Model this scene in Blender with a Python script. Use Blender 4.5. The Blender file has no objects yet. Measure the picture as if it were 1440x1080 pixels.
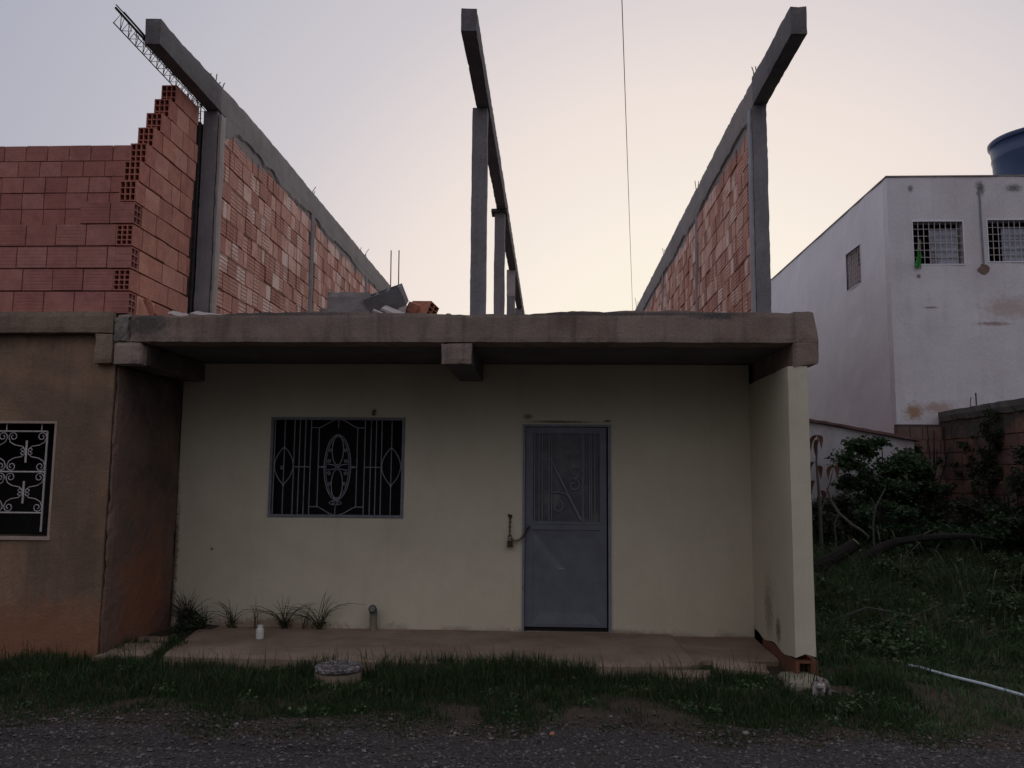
import bpy, math, random
import numpy as np
from mathutils import Vector, Matrix, Euler, noise
random.seed(7); rng = np.random.default_rng(7)
sc = bpy.context.scene
col = sc.collection
R = math.radians
def s2l(c):
    return tuple((v/255/12.92 if v/255 <= .04045 else ((v/255+.055)/1.055)**2.4) for v in c)+(1,)

# ------------------------------------------------------------ object helpers
def tag(o, label=None, cat=None, group=None, kind=None):
    if label: o['label'] = label
    if cat: o['category'] = cat
    if group: o['group'] = group
    if kind: o['kind'] = kind
    return o
def empty(name, loc, label, cat, group=None):
    o = bpy.data.objects.new(name, None); col.objects.link(o)
    o.location = loc; o.empty_display_size = .1
    return tag(o, label, cat, group)
class MB:
    def __init__(s): s.v = []; s.f = []
    def add(s, vs, fs):
        b = len(s.v); s.v += [tuple(v) for v in vs]; s.f += [tuple(b+i for i in f) for f in fs]
    def box(s, x0, x1, y0, y1, z0, z1, rot=None, piv=None, sk=None):
        vs = [Vector((x, y, z)) for z in (z0, z1) for y in (y0, y1) for x in (x0, x1)]
        if sk: vs = [v+Vector((random.uniform(-sk, sk), random.uniform(-sk, sk), random.uniform(-sk, sk))) for v in vs]
        if rot is not None:
            m = Euler(rot).to_matrix(); p = Vector(piv if piv else ((x0+x1)/2, (y0+y1)/2, (z0+z1)/2))
            vs = [p+m @ (v-p) for v in vs]
        s.add(vs, [(0, 2, 3, 1), (4, 5, 7, 6), (0, 1, 5, 4), (2, 6, 7, 3), (0, 4, 6, 2), (1, 3, 7, 5)])
    def tube(s, pts, r, n=6, cap=True):
        pts = [Vector(p) for p in pts]
        rs = r if isinstance(r, (list, tuple)) else [r]*len(pts)
        b = len(s.v); up = Vector((0.13, .21, .97)); prev = None
        for i, p in enumerate(pts):
            t = (pts[min(i+1, len(pts)-1)]-pts[max(i-1, 0)]).normalized()
            if prev is None:
                a = t.cross(up)
                if a.length < .05: a = t.cross(Vector((1, 0, 0)))
            else:
                a = prev-t*prev.dot(t)
            a.normalize(); prev = a; c = t.cross(a)
            for k in range(n):
                an = 2*math.pi*k/n
                s.v.append(tuple(p+(a*math.cos(an)+c*math.sin(an))*rs[i]))
        for i in range(len(pts)-1):
            for k in range(n):
                s.f.append((b+i*n+k, b+i*n+(k+1) % n, b+(i+1)*n+(k+1) % n, b+(i+1)*n+k))
        if cap:
            s.f.append(tuple(b+k for k in range(n))[::-1]); s.f.append(tuple(b+(len(pts)-1)*n+k for k in range(n)))
    def lathe(s, c, prof, n=32):   # prof: list of (r, z)
        b = len(s.v)
        for r, z in prof:
            for k in range(n):
                a = 2*math.pi*k/n; s.v.append((c[0]+r*math.cos(a), c[1]+r*math.sin(a), c[2]+z))
        for i in range(len(prof)-1):
            for k in range(n):
                s.f.append((b+i*n+k, b+i*n+(k+1) % n, b+(i+1)*n+(k+1) % n, b+(i+1)*n+k))
        s.f.append(tuple(b+k for k in range(n))[::-1]); s.f.append(tuple(b+(len(prof)-1)*n+k for k in range(n)))
    def rough(s, x0, x1, y0, y1, z0, z1, st=.06, amp=.006, sc_=3.0, lo=None, taper=None, fn=None):
        """box whose six faces are gridded and jittered by noise: cast concrete / hand plaster"""
        nx, ny, nz = [max(1, min(260, int(round(abs(a)/st)))) for a in (x1-x0, y1-y0, z1-z0)]
        idx = {}
        def g(i, j, k):
            if (i, j, k) in idx: return idx[(i, j, k)]
            p = Vector((x0+(x1-x0)*i/nx, y0+(y1-y0)*j/ny, z0+(z1-z0)*k/nz))
            if fn: p = Vector(fn(p))
            q = p*sc_
            n1 = noise.noise_vector(q)*amp+noise.noise_vector(q*4.3)*amp*.5
            e = (i in (0, nx))+(j in (0, ny))+(k in (0, nz))
            if e >= 2:    # worn arrises
                cc = Vector(((x0+x1)/2, (y0+y1)/2, (z0+z1)/2)); d = Vector((0, 0, 0))
                if i in (0, nx): d.x = 1 if i == 0 else -1
                if j in (0, ny): d.y = 1 if j == 0 else -1
                if k in (0, nz): d.z = 1 if k == 0 else -1
                n1 += d*amp*(.9+1.6*max(0, noise.noise(q*5)))
            s.v.append(tuple(p+n1)); idx[(i, j, k)] = len(s.v)-1
            return idx[(i, j, k)]
        for a in range(nx):
            for b_ in range(ny):
                s.f.append((g(a, b_, 0), g(a, b_+1, 0), g(a+1, b_+1, 0), g(a+1, b_, 0)))
                s.f.append((g(a, b_, nz), g(a+1, b_, nz), g(a+1, b_+1, nz), g(a, b_+1, nz)))
        for a in range(nx):
            for c in range(nz):
                s.f.append((g(a, 0, c), g(a+1, 0, c), g(a+1, 0, c+1), g(a, 0, c+1)))
                s.f.append((g(a, ny, c), g(a, ny, c+1), g(a+1, ny, c+1), g(a+1, ny, c)))
        for b_ in range(ny):
            for c in range(nz):
                s.f.append((g(0, b_, c), g(0, b_, c+1), g(0, b_+1, c+1), g(0, b_+1, c)))
                s.f.append((g(nx, b_, c), g(nx, b_+1, c), g(nx, b_+1, c+1), g(nx, b_, c+1)))
    def build(s, name, m, parent=None, smooth=False):
        me = bpy.data.meshes.new(name); me.from_pydata(s.v, [], s.f); me.update()
        if smooth: me.polygons.foreach_set('use_smooth', [True]*len(me.polygons))
        me.materials.append(m)
        o = bpy.data.objects.new(name, me); col.objects.link(o)
        if parent is not None:
            o.parent = parent
            base = parent
            off = Vector(parent.location)
            if parent.parent is not None: off = Vector((0, 0, 0))   # sub-part: its parent mesh already carries the shift
            me.transform(Matrix.Translation(-off))
            if parent.parent is not None:
                top = parent.parent
                me.transform(Matrix.Translation(-Vector(top.location)))
        else:
            # put the origin at the base centre of the thing
            if len(s.v):
                a = np.array(s.v); c = Vector(((a[:, 0].min()+a[:, 0].max())/2, (a[:, 1].min()+a[:, 1].max())/2, a[:, 2].min()))
                me.transform(Matrix.Translation(-c)); o.location = c
        return o

# ------------------------------------------------------------ materials
def newmat(name):
    m = bpy.data.materials.new(name); m.use_nodes = True
    nt = m.node_tree; b = nt.nodes['Principled BSDF']; return m, nt, b
def N(nt, t, **k):
    n = nt.nodes.new(t)
    for a, v in k.items():
        if a.startswith('i_'): n.inputs[a[2:].replace('_', ' ')].default_value = v
        else: setattr(n, a, v)
    return n
def ramp(nt, src, stops, interp='LINEAR'):
    r = nt.nodes.new('ShaderNodeValToRGB'); r.color_ramp.interpolation = interp
    e = r.color_ramp.elements
    while len(e) < len(stops): e.new(.5)
    for i, (p, c) in enumerate(stops):
        e[i].position = p; e[i].color = c if len(c) == 4 else tuple(c)+(1,)
    nt.links.new(src, r.inputs[0]); return r.outputs[0]
def mix(nt, fac, a, b, mode='MIX'):
    n = nt.nodes.new('ShaderNodeMix'); n.data_type = 'RGBA'; n.blend_type = mode
    for sock, v in ((n.inputs[0], fac), (n.inputs[6], a), (n.inputs[7], b)):
        if hasattr(v, 'is_linked') or hasattr(v, 'links'): nt.links.new(v, sock)
        else: sock.default_value = v if not isinstance(v, tuple) or len(v) == 4 else tuple(v)+(1,)
    return n.outputs[2]
def math_(nt, op, a, b=None, c=None):
    n = nt.nodes.new('ShaderNodeMath'); n.operation = op
    for i, v in enumerate((a, b, c)):
        if v is None: continue
        if hasattr(v, 'links'): nt.links.new(v, n.inputs[i])
        else: n.inputs[i].default_value = v
    return n.outputs[0]
def wpos(nt):
    return nt.nodes.new('ShaderNodeNewGeometry').outputs['Position']
def mapped(nt, v, scale):
    n = nt.nodes.new('ShaderNodeMapping'); n.inputs['Scale'].default_value = scale
    nt.links.new(v, n.inputs[0]); return n.outputs[0]
def nz(nt, vec, scale, det=5, rough=.6, dist=0):
    n = N(nt, 'ShaderNodeTexNoise'); n.inputs['Scale'].default_value = scale; n.inputs['Detail'].default_value = det
    n.inputs['Roughness'].default_value = rough; n.inputs['Distortion'].default_value = dist
    nt.links.new(vec, n.inputs['Vector']); return n.outputs[0]
def bump(nt, b, h, strength=.5, dist=.01):
    n = nt.nodes.new('ShaderNodeBump'); n.inputs['Strength'].default_value = strength; n.inputs['Distance'].default_value = dist
    nt.links.new(h, n.inputs['Height']); nt.links.new(n.outputs[0], b.inputs['Normal'])
def nt_sep(nt, p, i):
    s = nt.nodes.new('ShaderNodeSeparateXYZ'); nt.links.new(p, s.inputs[0]); return s.outputs[i]
def spot(nt, pos, c, rad, sx=1, sz=1):
    """1 inside an irregular blotch round the point c, 0 outside (a stain of its own shape)"""
    d = nt.nodes.new('ShaderNodeVectorMath'); d.operation = 'SUBTRACT'; nt.links.new(pos, d.inputs[0]); d.inputs[1].default_value = c
    m = mapped(nt, d.outputs[0], (1/sx, 1, 1/sz))
    l = nt.nodes.new('ShaderNodeVectorMath'); l.operation = 'LENGTH'; nt.links.new(m, l.inputs[0])
    n = nz(nt, pos, 3.2/max(rad, .05), 8, .78, .9)
    v = math_(nt, 'ADD', math_(nt, 'DIVIDE', l.outputs['Value'], rad), math_(nt, 'MULTIPLY_ADD', n, 2.6, -1.3))
    return ramp(nt, v, [(.35, (.85, .85, .85)), (.95, (0, 0, 0))])
def plaster(name, c1, c2, stain=None, st_amt=.5, grain=.35, scale=1.2, fine=60, rough=.9, bstr=.35, streak=None, streak_amt=.4, spots=(), specks=0, spec=.3, edges=()):
    m, nt, b = newmat(name); p = wpos(nt)
    f = nz(nt, p, scale, 6, .62, .3)
    c = ramp(nt, f, [(.3, c1), (.7, c2)])
    if stain:
        g = nz(nt, p, scale*.55, 7, .68, .8)
        c = mix(nt, math_(nt, 'MULTIPLY', ramp(nt, g, [(.48, (0, 0, 0)), (.68, (1, 1, 1))]), st_amt), c, stain)
    if streak:
        g = nz(nt, mapped(nt, p, (7, 7, .7)), 1.0, 6, .65, .2)
        c = mix(nt, math_(nt, 'MULTIPLY', ramp(nt, g, [(.5, (0, 0, 0)), (.7, (1, 1, 1))]), streak_amt), c, streak)
    fn = nz(nt, p, fine, 3, .7)
    c = mix(nt, grain, c, ramp(nt, fn, [(.3, (.35, .35, .35)), (.7, (.65, .65, .65))]), 'OVERLAY')
    if specks:
        v = N(nt, 'ShaderNodeTexVoronoi'); v.inputs['Scale'].default_value = specks; nt.links.new(p, v.inputs['Vector'])
        k = ramp(nt, v.outputs['Distance'], [(.05, (1, 1, 1)), (.09, (0, 0, 0))])
        sel = ramp(nt, nz(nt, p, 1.4, 3), [(.55, (0, 0, 0)), (.62, (1, 1, 1))])
        c = mix(nt, math_(nt, 'MULTIPLY', k, sel), c, (.03, .025, .02, 1))
    for (z0, sgn, reach, fr, colr) in edges:    # dirt that hangs from (+1) or splashes up to (-1) a height z0
        g = nz(nt, mapped(nt, p, fr), 1.0, 8, .72, .3)
        v = math_(nt, 'MULTIPLY_ADD', math_(nt, 'SUBTRACT', nt_sep(nt, p, 2), z0), sgn/reach, math_(nt, 'MULTIPLY_ADD', g, 3.2, -1.6))
        c = mix(nt, ramp(nt, v, [(.0, (0, 0, 0)), (.9, (.85, .85, .85))]), c, colr)
    for (cc, rad, sx, sz, colr) in spots:
        c = mix(nt, spot(nt, p, cc, rad, sx, sz), c, colr)
    nt.links.new(c, b.inputs['Base Color'])
    b.inputs['Roughness'].default_value = rough; b.inputs['Specular IOR Level'].default_value = spec
    h = mix(nt, .5, nz(nt, p, 9, 6, .7), fn)
    bump(nt, b, h, bstr, .02)
    return m
def simple(name, c, rough=.6, metal=0, var=.25, scale=20, bstr=.1, spec=.5, rust=None, rust_amt=.0):
    m, nt, b = newmat(name); p = wpos(nt)
    f = nz(nt, p, scale, 5, .65)
    lo = tuple(x*(1-var) for x in c[:3]); hi = tuple(min(1, x*(1+var)) for x in c[:3])
    cc = ramp(nt, f, [(.3, lo), (.7, hi)])
    if rust:
        g = nz(nt, p, scale*.5, 6, .7)
        cc = mix(nt, ramp(nt, g, [(.62-rust_amt, (0, 0, 0)), (.7-rust_amt, (1, 1, 1))]), cc, rust)
    nt.links.new(cc, b.inputs['Base Color'])
    b.inputs['Roughness'].default_value = rough; b.inputs['Metallic'].default_value = metal; b.inputs['Specular IOR Level'].default_value = spec
    bump(nt, b, f, bstr, .01); return m
def brick_mat(name, cols, mort=None, mort_amt=.3, groove=.6, axis='Z', soot=None, gfreq=42, cover=None):
    m, nt, b = newmat(name); p = wpos(nt)
    isl = nt.nodes.new('ShaderNodeNewGeometry').outputs['Random Per Island']
    n = len(cols); c = ramp(nt, isl, [((i+.0)/n, cc) for i, cc in enumerate(cols)], 'CONSTANT')
    f = nz(nt, p, 9, 6, .7)
    c = mix(nt, .55, c, ramp(nt, f, [(.3, (.32, .32, .32)), (.7, (.68, .68, .68))]), 'OVERLAY')
    w = math_(nt, 'SINE', math_(nt, 'MULTIPLY', nt_sep(nt, p, 2), 2*math.pi*gfreq))
    g = ramp(nt, math_(nt, 'MULTIPLY_ADD', w, .5, .5), [(.1, (0, 0, 0)), (.35, (1, 1, 1))])
    r2 = math_(nt, 'FRACT', math_(nt, 'MULTIPLY', isl, 7.31))
    gs = math_(nt, 'MULTIPLY', ramp(nt, r2, [(.45, (.15, .15, .15)), (.5, (1, 1, 1))]), groove)
    gd = math_(nt, 'MULTIPLY', math_(nt, 'SUBTRACT', 1.0, g), gs)
    c = mix(nt, math_(nt, 'MULTIPLY', gd, .62), c, (.17, .055, .035, 1))
    if mort:
        q = nz(nt, p, 2.3, 8, .75, .6)
        c = mix(nt, math_(nt, 'MULTIPLY', ramp(nt, q, [(.52, (0, 0, 0)), (.6, (1, 1, 1))]), mort_amt), c, mort)
    if soot:
        q = nz(nt, p, .9, 6, .7, .6)
        c = mix(nt, math_(nt, 'MULTIPLY', ramp(nt, q, [(.5, (0, 0, 0)), (.7, (1, 1, 1))]), .6), c, soot)
    if cover:     # cement smear hanging down from the ring beam
        z0, z1, cc, am = cover
        t = math_(nt, 'ADD', nt_sep(nt, p, 2), math_(nt, 'MULTIPLY_ADD', nz(nt, mapped(nt, p, (1, 1, .5)), 1.6, 7, .7), am, -am/2))
        c = mix(nt, ramp(nt, math_(nt, 'DIVIDE', math_(nt, 'SUBTRACT', t, z0), z1-z0), [(.35, (0, 0, 0)), (.65, (1, 1, 1))]), c, cc)
    nt.links.new(c, b.inputs['Base Color']); b.inputs['Roughness'].default_value = .9; b.inputs['Specular IOR Level'].default_value = .2
    h = math_(nt, 'ADD', math_(nt, 'MULTIPLY', f, .5), math_(nt, 'MULTIPLY', gd, -.8))
    bump(nt, b, h, .7, .008)
    return m


W = 9.2      # distance of the front wall plane
CREAM1, CREAM2 = (.55, .51, .38), (.65, .605, .46)
m_cream = plaster('cream_paint', CREAM1, CREAM2, stain=(.38, .30, .23), st_amt=.3, grain=.14, scale=.7, fine=45, bstr=.22, streak=(.45, .41, .31), streak_amt=.18, edges=[(.15, -1, .13, (3, 3, 5), (.22, .15, .10, 1))],
    spots=[((.1, W, 2.365), .05, 9, .35, (.10, .065, .05, 1)), ((.62, W, 2.375), .035, 1.6, .5, (.07, .045, .03, 1)), ((-.25, W, 2.42), .05, 1.5, .8, (.2, .15, .1, 1)),
           ((-4.13, W, .9), .16, .35, 6, (.10, .06, .045, 1)), ((-3.71, W, .944), .022, 1, 1, (.04, .02, .01, 1)),
           ((2.16, 8.6, .5), .2, .8, 1.9, (.30, .25, .19, 1)), ((2.16, 8.25, .34), .12, .9, 1.3, (.12, .07, .05, 1)),
           ((-3.0, W, .15), .18, 5, .45, (.30, .21, .15, 1)), ((.3, W, .12), .12, 9, .5, (.30, .22, .16, 1)),
           ((-1.95, W, 2.47), .035, 1, 1, (.06, .05, .04, 1))])
CON1, CON2 = (.235, .20, .175), (.34, .30, .265)
m_conc = plaster('weathered_concrete', CON1, CON2, stain=(.17, .145, .12), st_amt=.6, scale=1.6, fine=45, bstr=.7, streak=(.09, .085, .075), streak_amt=.55)
m_fascia = plaster('fascia_render', (.21, .165, .135), (.34, .275, .22), edges=[(3.31, 1, .10, (5, 5, 2), (.06, .056, .048, 1))], stain=(.17, .105, .08), st_amt=.7, scale=1.5, fine=40, bstr=.6, streak=(.07, .065, .06), streak_amt=.6,
    spots=[((-3.85, 7.7, 3.18), .2, 1.6, .9, (.085, .08, .07, 1)), ((1.55, 7.7, 3.25), .1, 3, .5, (.07, .065, .06, 1)), ((.6, 7.7, 3.27), .05, 30, .5, (.09, .085, .08, 1)), ((-2.6, 7.7, 3.27), .05, 22, .5, (.09, .085, .08, 1))])
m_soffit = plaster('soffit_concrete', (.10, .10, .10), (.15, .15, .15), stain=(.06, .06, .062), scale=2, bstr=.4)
m_grey = plaster('grey_concrete', (.19, .182, .19), (.29, .275, .28), stain=(.17, .16, .155), st_amt=.5, scale=2.2, fine=50, bstr=.6, streak=(.13, .12, .12), streak_amt=.4)
m_beam = plaster('shaded_cast_concrete', (.125, .118, .122), (.19, .18, .182), stain=(.085, .08, .08), st_amt=.6, scale=1.4, fine=40, bstr=.7, streak=(.23, .215, .21), streak_amt=.35)  # same concrete as the ring beam; shade on street-facing ends put into the colour
m_neigh = plaster('brown_render', (.20, .125, .08), (.315, .21, .135), stain=(.105, .078, .062), st_amt=.8, scale=1.1, fine=40, bstr=.6, streak=(.12, .085, .062), streak_amt=.6, edges=[(2.95, 1, .25, (3, 3, 2), (.07, .055, .045, 1))],
    spots=[((-4.9, 7.8, .25), .5, 3.5, .9, (.27, .125, .065, 1)), ((-4.13, 8.4, .4), .6, 1, 1, (.26, .11, .06, 1))])
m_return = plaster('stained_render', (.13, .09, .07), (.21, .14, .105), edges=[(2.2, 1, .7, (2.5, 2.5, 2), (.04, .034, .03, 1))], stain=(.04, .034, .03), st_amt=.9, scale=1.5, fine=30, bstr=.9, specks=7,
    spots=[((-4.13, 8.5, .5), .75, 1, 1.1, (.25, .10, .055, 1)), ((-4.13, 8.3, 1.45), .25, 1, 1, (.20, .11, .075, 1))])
m_walk = plaster('worn_walkway', (.20, .145, .10), (.32, .24, .175), stain=(.14, .10, .075), st_amt=.6, scale=2.2, fine=60, bstr=.6)
m_white = plaster('limewash_white', (.66, .65, .675), (.77, .76, .785), stain=(.55, .49, .47), st_amt=.5, scale=.8, fine=20, bstr=.4, spec=.2, streak=(.52, .50, .50), streak_amt=.3,
    edges=[(6.93, 1, .26, (10, 10, 5), (.11, .108, .108, 1))],
    spots=[((7.2, 14, 6.66), .10, 1, 1.6, (.06, .06, .06, 1)), ((6.05, 14, 6.66), .05, 1.2, 1.6, (.16, .16, .16, 1)), ((7.75, 14, 6.66), .09, 2, 1, (.14, .14, .14, 1)),
           ((6.3, 14, 4.62), .05, 3, .5, (.24, .18, .17, 1)), ((7.6, 14, 4.6), .35, 1.6, .7, (.54, .45, .42, 1)), ((6.12, 14, 5.15), .05, 1, 1, (.12, .08, .08, 1)), ((7.3, 14, 4.35), .12, 3, .4, (.35, .25, .22, 1)),
           ((5.95, 14, 2.88), .20, 1, .9, (.34, .19, .085, 1)), ((6.35, 14, 2.95), .22, 1.5, .6, (.46, .33, .27, 1))])
m_side = plaster('limewash_skylit', (.74, .74, .77), (.82, .82, .85), edges=[(6.95, 1, .12, (5, 5, 2.2), (.2, .2, .2, 1))], stain=(.64, .64, .67), st_amt=.4, scale=.5, fine=20, bstr=.3, spec=.2, streak=(.58, .58, .60), streak_amt=.2)  # same limewash; skylight on the side wall put in as a lighter, bluer colour
m_low = plaster('old_limewash', (.42, .41, .42), (.55, .54, .55), stain=(.22, .17, .16), st_amt=.8, scale=1.6, bstr=.5)
BR_IN = [(.74, .44, .35), (.60, .32, .25), (.84, .58, .48), (.68, .38, .30), (.50, .24, .18), (.88, .66, .56), (.62, .33, .255), (.80, .52, .42), (.55, .28, .215)]
COVER = (5.72, 5.97, (.27, .245, .23, 1), .7)
m_brick_in = brick_mat('hollow_brick_pale', BR_IN, mort=(.46, .23, .165, 1), mort_amt=.65, groove=1.0, gfreq=21, soot=(.50, .24, .17, 1), cover=COVER)
m_mort_in = brick_mat('mortar_reddish', [(.25, .11, .08), (.25, .11, .08)], groove=0, cover=COVER)
m_ring = plaster('ring_beam_cement', (.225, .205, .195), (.30, .275, .26), stain=(.16, .15, .145), st_amt=.5, scale=2.5, fine=50, bstr=.6)
BR_N = [(.41, .18, .15), (.39, .165, .135), (.43, .195, .16), (.40, .17, .14), (.375, .155, .13), (.44, .205, .17)]
m_brick_n = brick_mat('hollow_brick_red', BR_N, groove=.2, gfreq=30, soot=(.22, .09, .075, 1))
BR_R = [(.56, .27, .19), (.53, .245, .17), (.60, .30, .215), (.55, .255, .175), (.50, .225, .16)]
m_brick_r = brick_mat('hollow_brick_lit', BR_R, groove=.2, gfreq=30, soot=(.26, .10, .08, 1))  # same clay as the front wall; light on the return wall put into the colour
m_brick_h = simple('hollow_brick_clay', (.44, .18, .135), .9, var=.25, scale=14, bstr=.3, spec=.2)
m_mort_n = simple('dark_mortar', (.22, .11, .09), .95, var=.4, scale=30, bstr=.5)
m_brick_b = brick_mat('boundary_brick', [(.22, .13, .10), (.26, .15, .11), (.19, .12, .10), (.24, .13, .10)], mort=(.12, .11, .10, 1), mort_amt=.9, groove=.1, soot=(.05, .046, .04, 1), cover=(2.2, 2.75, (.085, .082, .076, 1), 2.2))
m_steel = simple('dark_rusty_steel', (.055, .04, .035), .8, .2, rust=(.10, .045, .025, 1), rust_amt=.1)
m_galv = simple('grey_painted_steel', (.16, .175, .20), .55, .0, rust=(.10, .075, .06, 1), rust_amt=.02)
m_grille = simple('grille_paint', (.25, .255, .285), .5, .0, rust=(.13, .09, .08, 1), rust_amt=.05, scale=40)
m_whitebar = simple('white_bar_paint', (.46, .43, .415), .6, rust=(.3, .2, .16, 1), rust_amt=.0, scale=40)
m_door = simple('blue_grey_door_paint', (.135, .148, .175), .3, .0, var=.16, scale=5, bstr=.25, rust=(.10, .11, .14, 1), rust_amt=.03)
m_doorfr = simple('door_frame_paint', (.20, .215, .245), .5, var=.2, scale=12, rust=(.12, .11, .11, 1), rust_amt=.03)
m_dark = simple('dark_interior', (.02, .019, .018), .95)
m_lock = simple('rusted_lock', (.07, .035, .025), .7, .3)
m_pvc = simple('white_plastic', (.62, .62, .58), .5, var=.1)
m_pipe = simple('grey_pipe', (.13, .14, .12), .6)
m_hose = simple('pale_blue_pipe', (.50, .60, .63), .5, var=.15)
m_tank = simple('blue_tank_plastic', (.026, .05, .115), .45, var=.15, scale=4)
m_greencloth = simple('green_cloth', (.035, .24, .05), .9, var=.35, scale=30)
m_pinkcloth = simple('pink_cloth', (.42, .25, .27), .9)
m_cloth = simple('beige_cloth', (.36, .33, .24), .9)
m_redcloth = simple('dark_red_cloth', (.20, .03, .035), .9)
m_shut = simple('blue_grey_shutter', (.40, .44, .50), .6, var=.2, scale=6)
m_wire = simple('black_cable', (.03, .03, .035), .7)
m_tile = simple('broken_tile', (.46, .41, .38), .8, var=.2)
m_bfrag = simple('brick_fragment', (.38, .15, .09), .9, var=.3)
m_stone = simple('verge_stone', (.24, .22, .20), .9, var=.3, scale=60, bstr=.5)
m_rooftile = simple('low_roof_edge', (.15, .08, .07), .85)
m_bark = simple('dark_bark', (.014, .011, .009), .95, var=.5, scale=25, bstr=.8)
m_bark2 = simple('pale_bark', (.085, .075, .065), .9, var=.3, scale=25, bstr=.5)
m_cut = simple('cut_wood', (.42, .37, .29), .85)
def glassmat(name, c, rough=.12):
    m, nt, b = newmat(name); p = wpos(nt)
    nt.links.new(ramp(nt, nz(nt, p, 5, 6), [(.35, c), (.52, tuple(x*1.3 for x in c)), (.66, (c[0]*1.9, c[1]*1.9, c[2]*1.6)), (.8, (c[0]*2.6, c[1]*2.5, c[2]*2.0))]), b.inputs['Base Color'])  # lighter yellowish patches put a reflection into the glass colour
    b.inputs['Roughness'].default_value = rough; bump(nt, b, nz(nt, p, 5, 2), .12, .02); return m
m_glass = simple('unlit_room_pane', (.010, .010, .012), .7, spec=.08)  # pane coloured near-black to stand in for the unlit room behind
m_dglass = glassmat('ribbed_door_glass', (.075, .08, .088), .2)
def leafmat(name, cols, tr=.25, rough=.6):
    m, nt, b = newmat(name)
    isl = nt.nodes.new('ShaderNodeNewGeometry').outputs['Random Per Island']
    n = len(cols); nt.links.new(ramp(nt, isl, [(i/max(1, n-1), c) for i, c in enumerate(cols)]), b.inputs['Base Color'])
    b.inputs['Roughness'].default_value = rough; b.inputs['Specular IOR Level'].default_value = .25
    t = nt.nodes.new('ShaderNodeBsdfTranslucent'); nt.links.new(b.inputs['Base Color'].links[0].from_socket, t.inputs[0])
    mx = nt.nodes.new('ShaderNodeMixShader'); mx.inputs[0].default_value = tr
    nt.links.new(b.outputs[0], mx.inputs[1]); nt.links.new(t.outputs[0], mx.inputs[2])
    nt.links.new(mx.outputs[0], nt.nodes['Material Output'].inputs[0]); return m
m_grass = leafmat('grass_blade', [(.016, .036, .011), (.03, .065, .02), (.02, .046, .014), (.05, .085, .03), (.024, .05, .018), (.10, .095, .05)])
m_weed = leafmat('weed_leaf', [(.03, .065, .02), (.05, .105, .033), (.036, .075, .028), (.08, .15, .055), (.16, .16, .10), (.06, .12, .045), (.04, .06, .03), (.035, .08, .03)])
m_leaf = leafmat('bush_leaf', [(.022, .05, .018), (.04, .085, .03), (.03, .062, .024), (.07, .12, .05), (.035, .07, .028)])
m_leafdk = leafmat('dark_leaf', [(.02, .035, .015), (.034, .055, .024), (.05, .05, .03), (.028, .05, .02), (.07, .06, .04)])
m_litter = leafmat('leaf_litter', [(.06, .045, .03), (.10, .07, .045), (.04, .035, .022), (.13, .10, .07), (.03, .05, .02)], tr=.1)
m_seed = leafmat('seed_stalk', [(.13, .14, .085), (.19, .18, .13)])
m_deadleaf = leafmat('dead_leaf', [(.14, .055, .04), (.10, .05, .035), (.17, .09, .06)])
m_dry = leafmat('dry_blade', [(.05, .06, .03), (.09, .08, .045), (.035, .045, .02)])

# ------------------------------------------------------------ camera
M = [(None)]
F_PX, YAW, PITCH, ROLL, ZC = 1180.0, -0.0464760, 0.1113149, 0.0090167, 1.75
cy, sy = math.cos(YAW), math.sin(YAW); fwd0 = Vector((sy, cy, 0)); r0 = Vector((cy, -sy, 0)); up0 = Vector((0, 0, 1))
fw = fwd0*math.cos(PITCH)+up0*math.sin(PITCH); up = up0*math.cos(PITCH)-fwd0*math.sin(PITCH)
rt = r0*math.cos(ROLL)+up*math.sin(ROLL); uu = up*math.cos(ROLL)-r0*math.sin(ROLL)
cam = bpy.data.cameras.new('camera'); camo = bpy.data.objects.new('camera', cam); col.objects.link(camo)
mw = Matrix.Identity(4)
for i, v in enumerate((rt, uu, -fw)):
    for j in range(3): mw[j][i] = v[j]
camo.matrix_world = mw; camo.location = (0, 0, ZC)
cam.sensor_width = 36; cam.lens = F_PX/1440*36; cam.clip_end = 2000; cam.clip_start = .05
sc.camera = camo

# ------------------------------------------------------------ light
SUN_AZ = R(9.5); SUN_EL = R(1.0)
w = bpy.data.worlds.new('World'); sc.world = w; w.use_nodes = True; nt = w.node_tree
bg = nt.nodes['Background']
tc = nt.nodes.new('ShaderNodeTexCoord')
sun_dir = Vector((math.sin(SUN_AZ), math.cos(SUN_AZ), .03)).normalized()
dt = nt.nodes.new('ShaderNodeVectorMath'); dt.operation = 'DOT_PRODUCT'
nrm = nt.nodes.new('ShaderNodeVectorMath'); nrm.operation = 'NORMALIZE'; nt.links.new(tc.outputs['Generated'], nrm.inputs[0])
nt.links.new(nrm.outputs[0], dt.inputs[0]); dt.inputs[1].default_value = sun_dir
t = math_(nt, 'MULTIPLY', math_(nt, 'SUBTRACT', 1.0, dt.outputs['Value']), .5)
t = math_(nt, 'POWER', t, .5)
def P_(x): return math.sqrt(x/2)
sky_c = ramp(nt, t, [(P_(0), s2l((255, 251, 224))), (P_(.03), s2l((255, 245, 231))), (P_(.085), s2l((242, 229, 223))), (P_(.16), s2l((212, 206, 211))),
                     (P_(.28), s2l((188, 188, 199))), (P_(.40), s2l((172, 174, 189))), (P_(.9), s2l((202, 203, 219))), (P_(1.95), s2l((200, 195, 206)))])  # overhead and rear sky, out of view, raised to brighten the walls
sky = nt.nodes.new('ShaderNodeTexSky'); sky.sky_type = 'NISHITA'; sky.sun_disc = False
sky.sun_elevation = SUN_EL; sky.sun_rotation = SUN_AZ; sky.air_density = 1.2; sky.dust_density = 2.0
sk2 = mix(nt, 1.0, sky.outputs[0], (.10, .10, .10, 1), 'MULTIPLY')
cc = mix(nt, .05, sky_c, sk2)
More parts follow.
